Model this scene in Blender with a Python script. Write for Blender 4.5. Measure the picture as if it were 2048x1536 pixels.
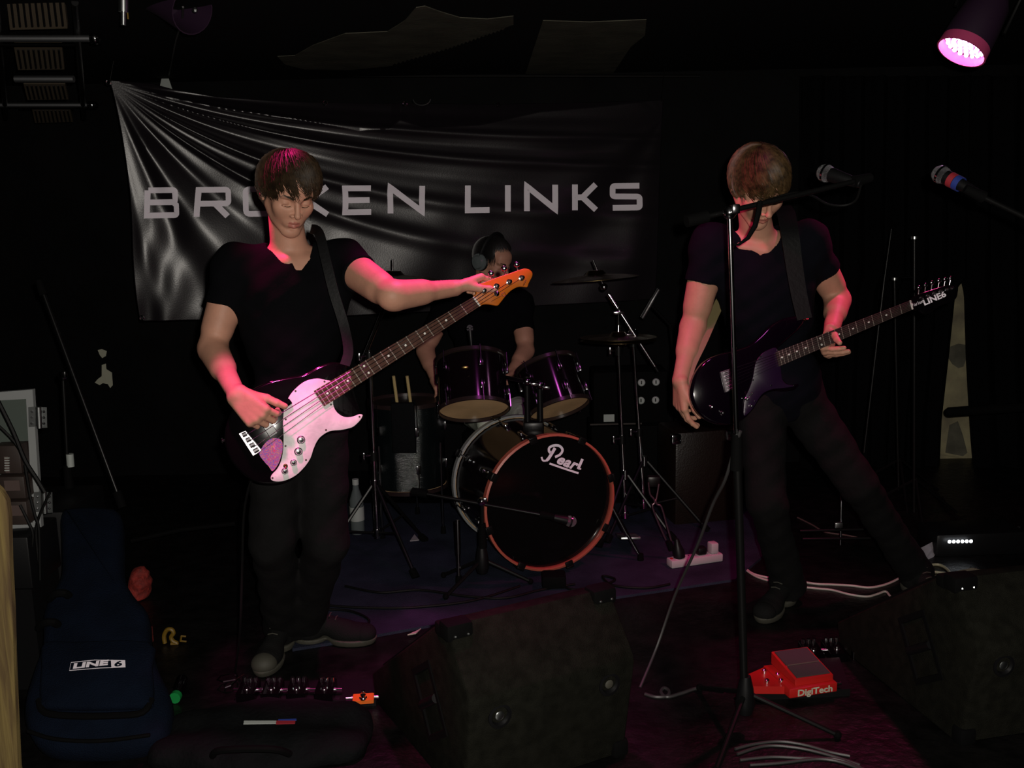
import bpy, bmesh, math, random
import numpy as np
from mathutils import Vector as V, Matrix as MX
random.seed(7); np.random.seed(7)
for _o in list(bpy.data.objects): bpy.data.objects.remove(_o)
S = bpy.context.scene; COL = S.collection
PI = math.pi
# ------------------------------------------------------------------ camera
PITCH = math.radians(10.4); ROLL = math.radians(1.2); CAMZ = 1.6; FPX = 2000.0
Fw = V((0, math.cos(PITCH), -math.sin(PITCH))); R0 = V((1, 0, 0)); U0 = V((0, math.sin(PITCH), math.cos(PITCH)))
Rt = R0*math.cos(ROLL) - U0*math.sin(ROLL); Up = U0*math.cos(ROLL) + R0*math.sin(ROLL)
cd = bpy.data.cameras.new('camera'); cam = bpy.data.objects.new('camera', cd); COL.objects.link(cam)
cd.sensor_width = 36; cd.lens = FPX/2048*36; cd.clip_start = .05
_m = MX((Rt, Up, -Fw)).transposed().to_4x4(); _m.translation = V((0, 0, CAMZ)); cam.matrix_world = _m
S.camera = cam
# ------------------------------------------------------------------ world, view, lights
w = bpy.data.worlds.new('world'); S.world = w; w.use_nodes = True
w.node_tree.nodes['Background'].inputs[0].default_value = (.02, .02, .03, 1); w.node_tree.nodes['Background'].inputs[1].default_value = .2
S.view_settings.view_transform = 'Standard'; S.view_settings.look = 'None'; S.view_settings.gamma = 1
S.view_settings.exposure = 0; S.view_settings.use_curve_mapping = False
def light(name, kind, loc, target, power, col, size=.05, spot=60, blend=.4):
    l = bpy.data.lights.new(name, kind); l.energy = power; l.color = col
    if kind == 'SPOT': l.spot_size = math.radians(spot); l.spot_blend = blend; l.shadow_soft_size = size
    elif kind == 'AREA': l.size = size
    else: l.shadow_soft_size = size
    o = bpy.data.objects.new(name, l); COL.objects.link(o); o.location = loc
    o.rotation_euler = (V(target)-V(loc)).to_track_quat('-Z', 'Y').to_euler(); return o
light('camera_flash', 'SPOT', (.055, -.02, 1.65), (0, 5, .9), 270, (1, .93, .84), .015, 100, .5)
PINK = (1, .07, .42)
light('stage_light_over_bassist', 'SPOT', (-.72, 2.42, 2.25), (-.68, 2.95, .90), 150, PINK, .05, 23, .35)
light('stage_light_over_arm', 'SPOT', (-.10, 3.26, 2.25), (-.20, 3.12, 1.3), 95, (1, .06, .42), .05, 44, .4)
light('stage_light_left', 'SPOT', (-1.05, 3.22, 2.25), (-.73, 3.14, 1.66), 130, (1, .02, .25), .04, 29, .5)
light('stage_light_centre', 'SPOT', (.10, 3.05, 2.25), (.80, 3.50, 1.05), 42, (1, .04, .26), .05, 48, .4)
light('stage_light_over_drums', 'SPOT', (.45, 3.0, 2.25), (.35, 4.3, .3), 9, (.8, .12, .7), .07, 80, .6)
# ------------------------------------------------------------------ pixel helpers (2048 x 1536 frame)
C0 = V((0, 0, CAMZ))
def ray(px, py): return Fw + Rt*((px-1024)/FPX) - Up*((py-768)/FPX)
def at(px, py, Y): d = ray(px, py); return C0 + d*(Y/d.y)
def fl(px, py, z=0.0): d = ray(px, py); return C0 + d*((z-CAMZ)/d.z)
class Plane:
    def __init__(s, o, n): s.o = V(o); s.n = V(n).normalized()
    def __call__(s, px, py, off=0.0):
        d = ray(px, py); o = s.o + s.n*off
        return C0 + d*((o-C0).dot(s.n)/d.dot(s.n))
# ------------------------------------------------------------------ materials
def mat(name, col, rough=.5, metal=0, spec=.5, bump=0, bscale=60, var=0, vscale=8, emit=None, es=0, coat=0, col2=None):
    m = bpy.data.materials.new(name); m.use_nodes = True; nt = m.node_tree; b = nt.nodes['Principled BSDF']
    b.inputs['Base Color'].default_value = (*col, 1); b.inputs['Roughness'].default_value = rough
    b.inputs['Metallic'].default_value = metal; b.inputs['Specular IOR Level'].default_value = spec
    b.inputs['Coat Weight'].default_value = coat
    if emit: b.inputs['Emission Color'].default_value = (*emit, 1); b.inputs['Emission Strength'].default_value = es
    if var or bump:
        tc = nt.nodes.new('ShaderNodeTexCoord')
    if var or col2:
        if not (var or bump): tc = nt.nodes.new('ShaderNodeTexCoord')
        n = nt.nodes.new('ShaderNodeTexNoise'); n.inputs['Scale'].default_value = vscale; n.inputs['Detail'].default_value = 6
        r = nt.nodes.new('ShaderNodeValToRGB'); r.color_ramp.elements[0].position = .35; r.color_ramp.elements[1].position = .65
        c2 = col2 or tuple(c*(1-var) for c in col)
        r.color_ramp.elements[0].color = (*c2, 1); r.color_ramp.elements[1].color = (*[min(1, c*(1+var*.5)) for c in col], 1)
        nt.links.new(tc.outputs['Object'], n.inputs['Vector']); nt.links.new(n.outputs['Fac'], r.inputs['Fac'])
        nt.links.new(r.outputs['Color'], b.inputs['Base Color'])
    if bump:
        n2 = nt.nodes.new('ShaderNodeTexNoise'); n2.inputs['Scale'].default_value = bscale; n2.inputs['Detail'].default_value = 5
        bp = nt.nodes.new('ShaderNodeBump'); bp.inputs['Strength'].default_value = bump; bp.inputs['Distance'].default_value = .01
        nt.links.new(tc.outputs['Object'], n2.inputs['Vector']); nt.links.new(n2.outputs['Fac'], bp.inputs['Height'])
        nt.links.new(bp.outputs['Normal'], b.inputs['Normal'])
    return m
K = {}
K['black_wall'] = mat('black_wall', (.0022, .0022, .0025), .8, spec=.1, bump=.3, bscale=25, var=.4, vscale=4)
K['tom_top'] = mat('tom_top', (.02, .015, .01), .4)
K['black_ceiling'] = mat('black_ceiling', (.003, .003, .0035), .85, spec=.1, bump=.2, bscale=30)
K['plaster'] = mat('plaster', (.075, .073, .055), .9, spec=.1, bump=.2, bscale=40, var=.25, vscale=6)
K['old_paint'] = mat('old_paint', (.30, .27, .16), .85, spec=.1, bump=.3, bscale=20, var=.3, vscale=5, col2=(.16, .14, .1))
K['chip'] = mat('chip', (.42, .42, .33), .85, spec=.1, bump=.3, bscale=30)
K['stage_floor'] = mat('stage_floor', (.0042, .0038, .0038), .42, spec=.3, bump=.5, bscale=35, var=.7, vscale=14)
K['rug'] = mat('rug', (.026, .030, .050), .95, spec=.05, bump=.6, bscale=250, var=.35, vscale=5)
K['vinyl'] = mat('vinyl', (.008, .006, .008), .33, spec=.55, bump=.05, bscale=150)
K['print_white'] = mat('print_white', (.88, .82, .90), .6, spec=.2)
K['skin'] = mat('skin', (.42, .215, .145), .55, spec=.3, bump=.06, bscale=120, var=.08, vscale=25)
K['lip'] = mat('lip', (.34, .12, .09), .5, spec=.4)
K['hair_dark'] = mat('hair_dark', (.026, .016, .008), .55, spec=.16, var=.5, vscale=60)
K['hair_brown'] = mat('hair_brown', (.056, .033, .013), .50, spec=.20, var=.6, vscale=60)
K['hair_black'] = mat('hair_black', (.006, .005, .005), .5)
K['tee_black'] = mat('tee_black', (.0024, .0024, .0032), .95, spec=.05, bump=.4, bscale=18)
K['tee_navy'] = mat('tee_navy', (.0036, .0036, .0062), .95, spec=.05, bump=.4, bscale=18)
K['denim'] = mat('denim', (.0052, .0050, .0052), .9, spec=.12, bump=.5, bscale=25, var=.25, vscale=10)
K['pale_cloth'] = mat('pale_cloth', (.55, .60, .50), .9, spec=.1, bump=.5, bscale=20, var=.2, vscale=12)
K['canvas_black'] = mat('canvas_black', (.008, .008, .008), .85, spec=.1, bump=.3, bscale=200)
K['rubber_white'] = mat('rubber_white', (.045, .043, .032), .7)
K['gloss_black'] = mat('gloss_black', (.002, .0015, .002), .10, spec=.5)
K['gloss_purple'] = mat('gloss_purple', (.0022, .0008, .003), .10, spec=.55)
K['guard_white'] = mat('guard_white', (.62, .60, .60), .45, spec=.5, bump=.15, bscale=45, var=.12, vscale=18)
K['guard_black'] = mat('guard_black', (.013, .004, .020), .3, spec=.6)
K['rosewood'] = mat('rosewood', (.060, .022, .013), .6, spec=.15, var=.3, vscale=40)
K['rosewood_dark'] = mat('rosewood_dark', (.025, .012, .010), .5, var=.3, vscale=40)
K['amber'] = mat('amber', (.40, .10, .006), .4, spec=.3, var=.12, vscale=8)
K['maple_back'] = mat('maple_back', (.35, .18, .06), .4)
K['chrome'] = mat('chrome', (.75, .75, .77), .14, metal=1)
K['chrome_dull'] = mat('chrome_dull', (.40, .40, .42), .16, metal=1)
K['pearl_dot'] = mat('pearl_dot', (.6, .6, .55), .3)
K['ink'] = mat('ink', (.03, .012, .006), .6)
K['black_metal'] = mat('black_metal', (.004, .004, .004), .35, spec=.3)
K['ear_grey'] = mat('ear_grey', (.10, .12, .12), .25, spec=.8)
K['fret'] = mat('fret', (.45, .40, .34), .4, metal=.4)
K['bridge_metal'] = mat('bridge_metal', (.30, .28, .30), .42, metal=1)
K['bar_metal'] = mat('bar_metal', (.7, .72, .75), .38, metal=1)
K['black_plastic'] = mat('black_plastic', (.004, .004, .0045), .45, spec=.3)
K['black_rubber'] = mat('black_rubber', (.0022, .0022, .0023), .85, spec=.08)
K['carpet_black'] = mat('carpet_black', (.0125, .0125, .0095), .97, spec=.03, bump=.8, bscale=420, var=.3, vscale=30)
K['brass'] = mat('brass', (.35, .24, .09), .3, metal=1)
K['cymbal'] = mat('cymbal', (.10, .07, .03), .33, metal=1, bump=.1, bscale=80)
K['drum_shell'] = mat('drum_shell', (.004, .002, .003), .12, spec=.5)
K['drum_sparkle'] = mat('drum_sparkle', (.003, .005, .0055), .16, spec=.9, bump=.35, bscale=260)
K['hoop_red'] = mat('hoop_red', (.45, .10, .065), .4, spec=.5, coat=.3)
K['hoop_dark'] = mat('hoop_dark', (.02, .012, .012), .25, spec=.6)
K['head_black'] = mat('head_black', (.003, .003, .003), .14, spec=.5)
K['head_amber'] = mat('head_amber', (.78, .50, .26), .4, spec=.4, var=.2, vscale=6)
K['stick_wood'] = mat('stick_wood', (.42, .33, .14), .6)
K['strap'] = mat('strap', (.003, .003, .0034), .55, spec=.15, bump=.1, bscale=80)
K['strap_cream'] = mat('strap_cream', (.16, .13, .06), .6)
K['bag_blue'] = mat('bag_blue', (.0030, .0058, .0135), .9, spec=.08, bump=.5, bscale=220, var=.2, vscale=10)
K['bag_black'] = mat('bag_black', (.003, .0035, .004), .85, spec=.1, bump=.5, bscale=60)
K['red'] = mat('red', (.42, .012, .01), .35, spec=.5)
K['red_cloth'] = mat('red_cloth', (.22, .015, .010), .8, bump=.8, bscale=60, var=.5, vscale=50)
K['orange'] = mat('orange', (.55, .13, .01), .5)
K['yellow'] = mat('yellow', (.15, .085, .006), .5)
K['grey_rubber'] = mat('grey_rubber', (.035, .03, .03), .8)
K['wood_post'] = mat('wood_post', (.050, .040, .012), .8, spec=.2, bump=.8, bscale=14, var=.5, vscale=9, col2=(.030, .019, .009))
K['grey_frame'] = mat('grey_frame', (.20, .21, .21), .6)
K['grey_green'] = mat('grey_green', (.045, .06, .05), .7)
K['zinc'] = mat('zinc', (.55, .58, .58), .3, metal=1)
K['brown_box'] = mat('brown_box', (.022, .013, .010), .6)
K['label_pink'] = mat('label_pink', (.07, .045, .04), .7)
K['curtain'] = mat('curtain', (.0022, .0022, .0026), .95, spec=.05, bump=.2, bscale=90)
K['white_plastic'] = mat('white_plastic', (.42, .38, .40), .4, spec=.5)
K['white_cable'] = mat('white_cable', (.40, .37, .33), .5)
K['cream_cable'] = mat('cream_cable', (.32, .29, .19), .5)
K['grey_cable'] = mat('grey_cable', (.032, .031, .031), .5)
K['black_cable'] = mat('black_cable', (.003, .003, .003), .6, spec=.15)
K['cardboard'] = mat('cardboard', (.22, .17, .10), .8)
K['beige_panel'] = mat('beige_panel', (.07, .055, .038), .7, spec=.2)
K['brown_amp'] = mat('brown_amp', (.008, .004, .0025), .4, spec=.4, bump=.15, bscale=120)
K['led_white'] = mat('led_white', (.8, .8, .9), .3, emit=(.9, .95, 1), es=6)
K['led_pink'] = mat('led_pink', (.8, .3, .7), .3, emit=(1, .45, .9), es=22)
K['par_body'] = mat('par_body', (.02, .008, .022), .5)
K['par_rim'] = mat('par_rim', (.45, .05, .15), .5)  # pink LED light inside the rim is put into its colour
K['steel_mesh'] = mat('steel_mesh', (.33, .33, .35), .35, metal=1, bump=1, bscale=380)
K['tape_blue'] = mat('tape_blue', (.02, .04, .22), .5)
K['tape_red'] = mat('tape_red', (.28, .02, .03), .5)
K['green'] = mat('green', (.01, .22, .05), .3)
K['paper'] = mat('paper', (.30, .27, .30), .8)
K['clear_plastic'] = mat('clear_plastic', (.10, .12, .12), .1, spec=.8)
K['label_white'] = mat('label_white', (.35, .38, .36), .5)
K['wire_pink_light'] = mat('wire_pink_light', (.8, .5, .6), .3, metal=1)  # chrome wire with the pink stage light put into its colour
def grain(name, c1, c2):
    m = mat(name, c1, .8, spec=.15); nt = m.node_tree; b = nt.nodes['Principled BSDF']; tc = nt.nodes.new('ShaderNodeTexCoord'); mp = nt.nodes.new('ShaderNodeMapping'); mp.inputs['Scale'].default_value = (90, 90, 5)
    n = nt.nodes.new('ShaderNodeTexNoise'); n.inputs['Scale'].default_value = 1.0; n.inputs['Detail'].default_value = 7; n.inputs['Distortion'].default_value = .6; r = nt.nodes.new('ShaderNodeValToRGB')
    r.color_ramp.elements[0].position = .38; r.color_ramp.elements[1].position = .62; r.color_ramp.elements[0].color = (*c2, 1); r.color_ramp.elements[1].color = (*c1, 1)
    bp = nt.nodes.new('ShaderNodeBump'); bp.inputs['Strength'].default_value = .6; bp.inputs['Distance'].default_value = .004
    nt.links.new(tc.outputs['Object'], mp.inputs['Vector']); nt.links.new(mp.outputs['Vector'], n.inputs['Vector']); nt.links.new(n.outputs['Fac'], r.inputs['Fac']); nt.links.new(r.outputs['Color'], b.inputs['Base Color'])
    nt.links.new(n.outputs['Fac'], bp.inputs['Height']); nt.links.new(bp.outputs['Normal'], b.inputs['Normal']); return m
K['wood_post'] = grain('wood_post', (.078, .056, .019), (.036, .022, .010))
def led_reflection():  # noise colours painting the LED spotlight's reflection in the gloss
    m = mat('painted_led_reflection', (.5, .2, .4), .4); nt = m.node_tree; b = nt.nodes['Principled BSDF']
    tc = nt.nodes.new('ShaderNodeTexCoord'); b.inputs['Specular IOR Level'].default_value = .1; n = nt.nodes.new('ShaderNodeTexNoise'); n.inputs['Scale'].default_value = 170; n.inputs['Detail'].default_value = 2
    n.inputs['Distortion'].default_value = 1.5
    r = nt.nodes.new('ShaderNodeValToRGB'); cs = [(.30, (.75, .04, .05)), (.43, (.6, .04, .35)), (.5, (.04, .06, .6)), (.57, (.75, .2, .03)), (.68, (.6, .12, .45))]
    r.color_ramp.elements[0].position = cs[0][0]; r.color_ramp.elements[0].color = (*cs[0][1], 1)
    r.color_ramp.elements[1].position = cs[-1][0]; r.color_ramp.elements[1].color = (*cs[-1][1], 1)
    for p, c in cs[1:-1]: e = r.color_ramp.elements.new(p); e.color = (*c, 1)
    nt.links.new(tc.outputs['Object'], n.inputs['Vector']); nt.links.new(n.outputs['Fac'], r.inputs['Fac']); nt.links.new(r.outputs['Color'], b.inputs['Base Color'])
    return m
K['led_reflection'] = led_reflection()
# ------------------------------------------------------------------ geometry collector
def frame(ax):
    ax = V(ax).normalized(); h = V((0, 0, 1)) if abs(ax.z) < .9 else V((1, 0, 0))
    u = ax.cross(h).normalized(); return u, ax.cross(u).normalized(), ax
def smooth_pts(pts, n=6, closed=False):
    P = [V(p) for p in pts]; out = []; N = len(P)
    for i in range(N if closed else N-1):
        g = (lambda j: P[j % N]) if closed else (lambda j: P[max(0, min(N-1, j))])
        a, b, c, d = g(i-1), g(i), g(i+1), g(i+2)
        for k in range(n):
            t = k/n; out.append(.5*((2*b)+(c-a)*t+(2*a-5*b+4*c-d)*t*t+(3*b-a-3*c+d)*t**3))
    if not closed: out.append(P[-1])
    return out
class G:
    def __init__(s): s.v = []; s.f = []
    def add(s, vs, fs):
        o = len(s.v); s.v += [V(v) for v in vs]; s.f += [tuple(i+o for i in f) for f in fs]; return s
    def box(s, c, size, R=None, bev=0):
        c = V(c); hx, hy, hz = [k/2 for k in size]; R = R or MX.Identity(3)
        if bev <= 0:
            vs = [c+R@V((x*hx, y*hy, z*hz)) for x in (-1, 1) for y in (-1, 1) for z in (-1, 1)]
            return s.add(vs, [(0, 1, 3, 2), (4, 6, 7, 5), (0, 4, 5, 1), (2, 3, 7, 6), (0, 2, 6, 4), (1, 5, 7, 3)])
        bm = bmesh.new(); bmesh.ops.create_cube(bm, size=1)
        for v in bm.verts: v.co = V((v.co.x*size[0], v.co.y*size[1], v.co.z*size[2]))
        bmesh.ops.bevel(bm, geom=bm.edges[:], offset=bev, segments=2, affect='EDGES', profile=.5)
        bm.verts.index_update(); vs = [c+R@v.co for v in bm.verts]; fs = [tuple(v.index for v in f.verts) for f in bm.faces]; bm.free()
        return s.add(vs, fs)
    def cyl(s, a, b, r, r2=None, seg=12, cap=True):
        a = V(a); b = V(b); r2 = r if r2 is None else r2; u, v, _ = frame(b-a); vs = []
        for i in range(seg):
            t = 2*PI*i/seg; d = u*math.cos(t)+v*math.sin(t); vs += [a+d*r, b+d*r2]
        fs = [(2*i, 2*i+1, (2*i+3) % (2*seg), (2*i+2) % (2*seg)) for i in range(seg)]
        if cap: fs += [tuple(range(0, 2*seg, 2)), tuple(range(2*seg-1, 0, -2))]
        return s.add(vs, fs)
    def tube(s, pts, r, seg=8, sm=0, closed=False):
        if sm: pts = smooth_pts(pts, sm, closed)
        pts = [V(p) for p in pts]; n = len(pts); vs = []; fs = []; pu = None
        for i, p in enumerate(pts):
            d = (pts[(i+1) % n if closed else min(n-1, i+1)] - pts[(i-1) % n if closed else max(0, i-1)])
            if d.length < 1e-9: d = V((0, 0, 1))
            d.normalize()
            u = frame(d)[0] if pu is None else (pu - d*pu.dot(d))
            if u.length < 1e-6: u = frame(d)[0]
            u.normalize(); pu = u; v = d.cross(u); rr = r[i] if isinstance(r, (list, tuple)) else r
            for k in range(seg): t = 2*PI*k/seg; vs.append(p+(u*math.cos(t)+v*math.sin(t))*rr)
        for i in range(n if closed else n-1):
            for k in range(seg):
                a = i*seg+k; b = i*seg+(k+1) % seg; c = ((i+1) % n)*seg
                fs.append((a, b, c+(k+1) % seg, c+k))
        if not closed: fs += [tuple(range(seg-1, -1, -1)), tuple(range((n-1)*seg, n*seg))]
        return s.add(vs, fs)
    def lathe(s, o, ax, prof, seg=24, closed=False):
        o = V(o); u, v, ax = frame(ax); n = len(prof); vs = []; fs = []
        for (t, r) in prof:
            for k in range(seg): a = 2*PI*k/seg; vs.append(o+ax*t+(u*math.cos(a)+v*math.sin(a))*max(r, 1e-5))
        for i in range(n if closed else n-1):
            j = (i+1) % n
            for k in range(seg): fs.append((i*seg+k, i*seg+(k+1) % seg, j*seg+(k+1) % seg, j*seg+k))
        return s.add(vs, fs)
    def ball(s, c, r, seg=12, sc=(1, 1, 1), R=None):
        c = V(c); R = R or MX.Identity(3); n = max(5, seg//2+1); vs = []; fs = []
        for i in range(n):
            th = PI*i/(n-1)
            for k in range(seg):
                a = 2*PI*k/seg; vs.append(c+R@V((math.sin(th)*math.cos(a)*r*sc[0], math.sin(th)*math.sin(a)*r*sc[1], math.cos(th)*r*sc[2])))
        for i in range(n-1):
            for k in range(seg): fs.append((i*seg+k, (i+1)*seg+k, (i+1)*seg+(k+1) % seg, i*seg+(k+1) % seg))
        return s.add(vs, fs)
    def prism(s, poly, ext, bev=0):
        """flat polygon extruded by ext, optional bevelled front and back edge"""
        n = len(poly); P = [V(p) for p in poly]; e = V(ext)
        if bev:
            c = sum(P, V())/n; nn = e.normalized(); rings = []
            nr = []
            for i in range(n):
                d1 = (P[i]-P[i-1]).normalized(); d2 = (P[(i+1) % n]-P[i]).normalized(); t = (d1+d2)
                t = t.normalized() if t.length > 1e-6 else d1
                nr.append(t.cross(nn))
            area = sum(((P[i]-c).cross(P[(i+1) % n]-c)).dot(nn) for i in range(n))
            sg = -1 if area > 0 else 1
            ins = [p+q*sg*bev for p, q in zip(P, nr)]; L = e.length
            rings = [ins, [p+nn*bev*.35 for p in [a.lerp(b, .65) for a, b in zip(ins, P)]], [p+nn*bev for p in P], [p+nn*(L-bev) for p in P], [p+nn*(L-bev*.35) for p in [a.lerp(b, .65) for a, b in zip(ins, P)]], [p+e for p in ins]]
        else: rings = [P, [p+e for p in P]]
        vs = [p for r in rings for p in r]; fs = []
        for k in range(len(rings)-1):
            for i in range(n): j = (i+1) % n; fs.append((k*n+i, k*n+j, (k+1)*n+j, (k+1)*n+i))
        fs += [tuple(range(n-1, -1, -1)), tuple(range((len(rings)-1)*n, len(rings)*n))]
        return s.add(vs, fs)
def empty(name, loc, label, cat, group=None):
    o = bpy.data.objects.new(name, None); COL.objects.link(o); o.location = loc; o.empty_display_size = .1
    o['label'] = label; o['category'] = cat
    if group: o['group'] = group
    return o
def rootloc(p):
    L = V((0, 0, 0))
    while p is not None: L = L + V(p.location); p = p.parent
    return L
def obj(name, g, m, parent=None, smooth=True, label=None, ngon=False):
    me = bpy.data.meshes.new(name)
    if parent is not None: loc = V((0, 0, 0)); L = rootloc(parent)
    else:
        xs = [v.x for v in g.v]; ys = [v.y for v in g.v]; zs = [v.z for v in g.v]
        L = V(((min(xs)+max(xs))/2, (min(ys)+max(ys))/2, min(zs))); loc = L
    me.from_pydata([tuple(v-L) for v in g.v], [], g.f)
    bm = bmesh.new(); bm.from_mesh(me); bmesh.ops.remove_doubles(bm, verts=bm.verts, dist=2e-6); bmesh.ops.recalc_face_normals(bm, faces=bm.faces)
    if ngon: bmesh.ops.triangulate(bm, faces=[f for f in bm.faces if len(f.verts) > 4])
    bm.to_mesh(me); bm.free()
    for mm in (m if isinstance(m, (list, tuple)) else [m]): me.materials.append(mm)
    o = bpy.data.objects.new(name, me); COL.objects.link(o); o.location = loc
    if parent is not None: o.parent = parent
    if smooth:
        me.polygons.foreach_set('use_smooth', [True]*len(me.polygons)); me.set_sharp_from_angle(angle=math.radians(35))
    if label: o['label'] = label
    return o
def thing(name, g, m, label, cat, group=None, **k):
    o = obj(name, g, m, **k); o['label'] = label; o['category'] = cat
    if group: o['group'] = group
    return o
def struct(name, g, m, **k): o = obj(name, g, m, **k); o['kind'] = 'structure'; return o
def textgeo(s, size, ext=.0005, shear=0, bold=0, space=1.0):
    c = bpy.data.curves.new('t', 'FONT'); c.body = s; c.size = size; c.extrude = ext; c.shear = shear; c.offset = bold; c.space_character = space
    c.align_x = 'CENTER'; c.align_y = 'CENTER'; c.resolution_u = 3
    o = bpy.data.objects.new('t', c); me = o.to_mesh()
    vs = [v.co.copy() for v in me.vertices]; fs = [tuple(p.vertices) for p in me.polygons]; o.to_mesh_clear()
    bpy.data.objects.remove(o); bpy.data.curves.remove(c); return vs, fs
def text(g, s, size, o, x, y, sx=1, **k):
    vs, fs = textgeo(s, size, **k); x = V(x).normalized(); y = V(y); y = (y-x*y.dot(x)).normalized(); z = x.cross(y)
    g.add([V(o)+x*v.x*sx+y*v.y+z*v.z for v in vs], fs); return g
def ribbon(g, pts, wid, nrm, closed=False, thick=.001):
    """flat strip following pts; nrm = normal (vector or function of index)"""
    P = [V(p) for p in pts]; n = len(P); vs = []; fs = []
    for i, p in enumerate(P):
        a = P[i-1] if (i or closed) else None; b = P[(i+1) % n] if (i < n-1 or closed) else None
        N = V(nrm(i) if callable(nrm) else nrm).normalized()
        d1 = (p-a).normalized() if a is not None else None; d2 = (b-p).normalized() if b is not None else None
        if d1 is None: d1 = d2
        if d2 is None: d2 = d1
        s1 = d1.cross(N).normalized(); s2 = d2.cross(N).normalized(); m = (s1+s2)
        m = m.normalized() if m.length > 1e-4 else s1
        ww = (wid[i] if isinstance(wid, (list, tuple)) else wid)/2/max(.45, m.dot(s1))
        for off in (0, thick): vs += [p+m*ww+N*off, p-m*ww+N*off]
    for i in range(n if closed else n-1):
        a = i*4; b = ((i+1) % n)*4
        fs += [(a, a+1, b+1, b), (a+2, b+2, b+3, a+3), (a, b, b+2, a+2), (a+1, a+3, b+3, b+1)]
    if not closed: fs += [(0, 2, 3, 1), ((n-1)*4, (n-1)*4+1, (n-1)*4+3, (n-1)*4+2)]
    return g.add(vs, fs)
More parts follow.
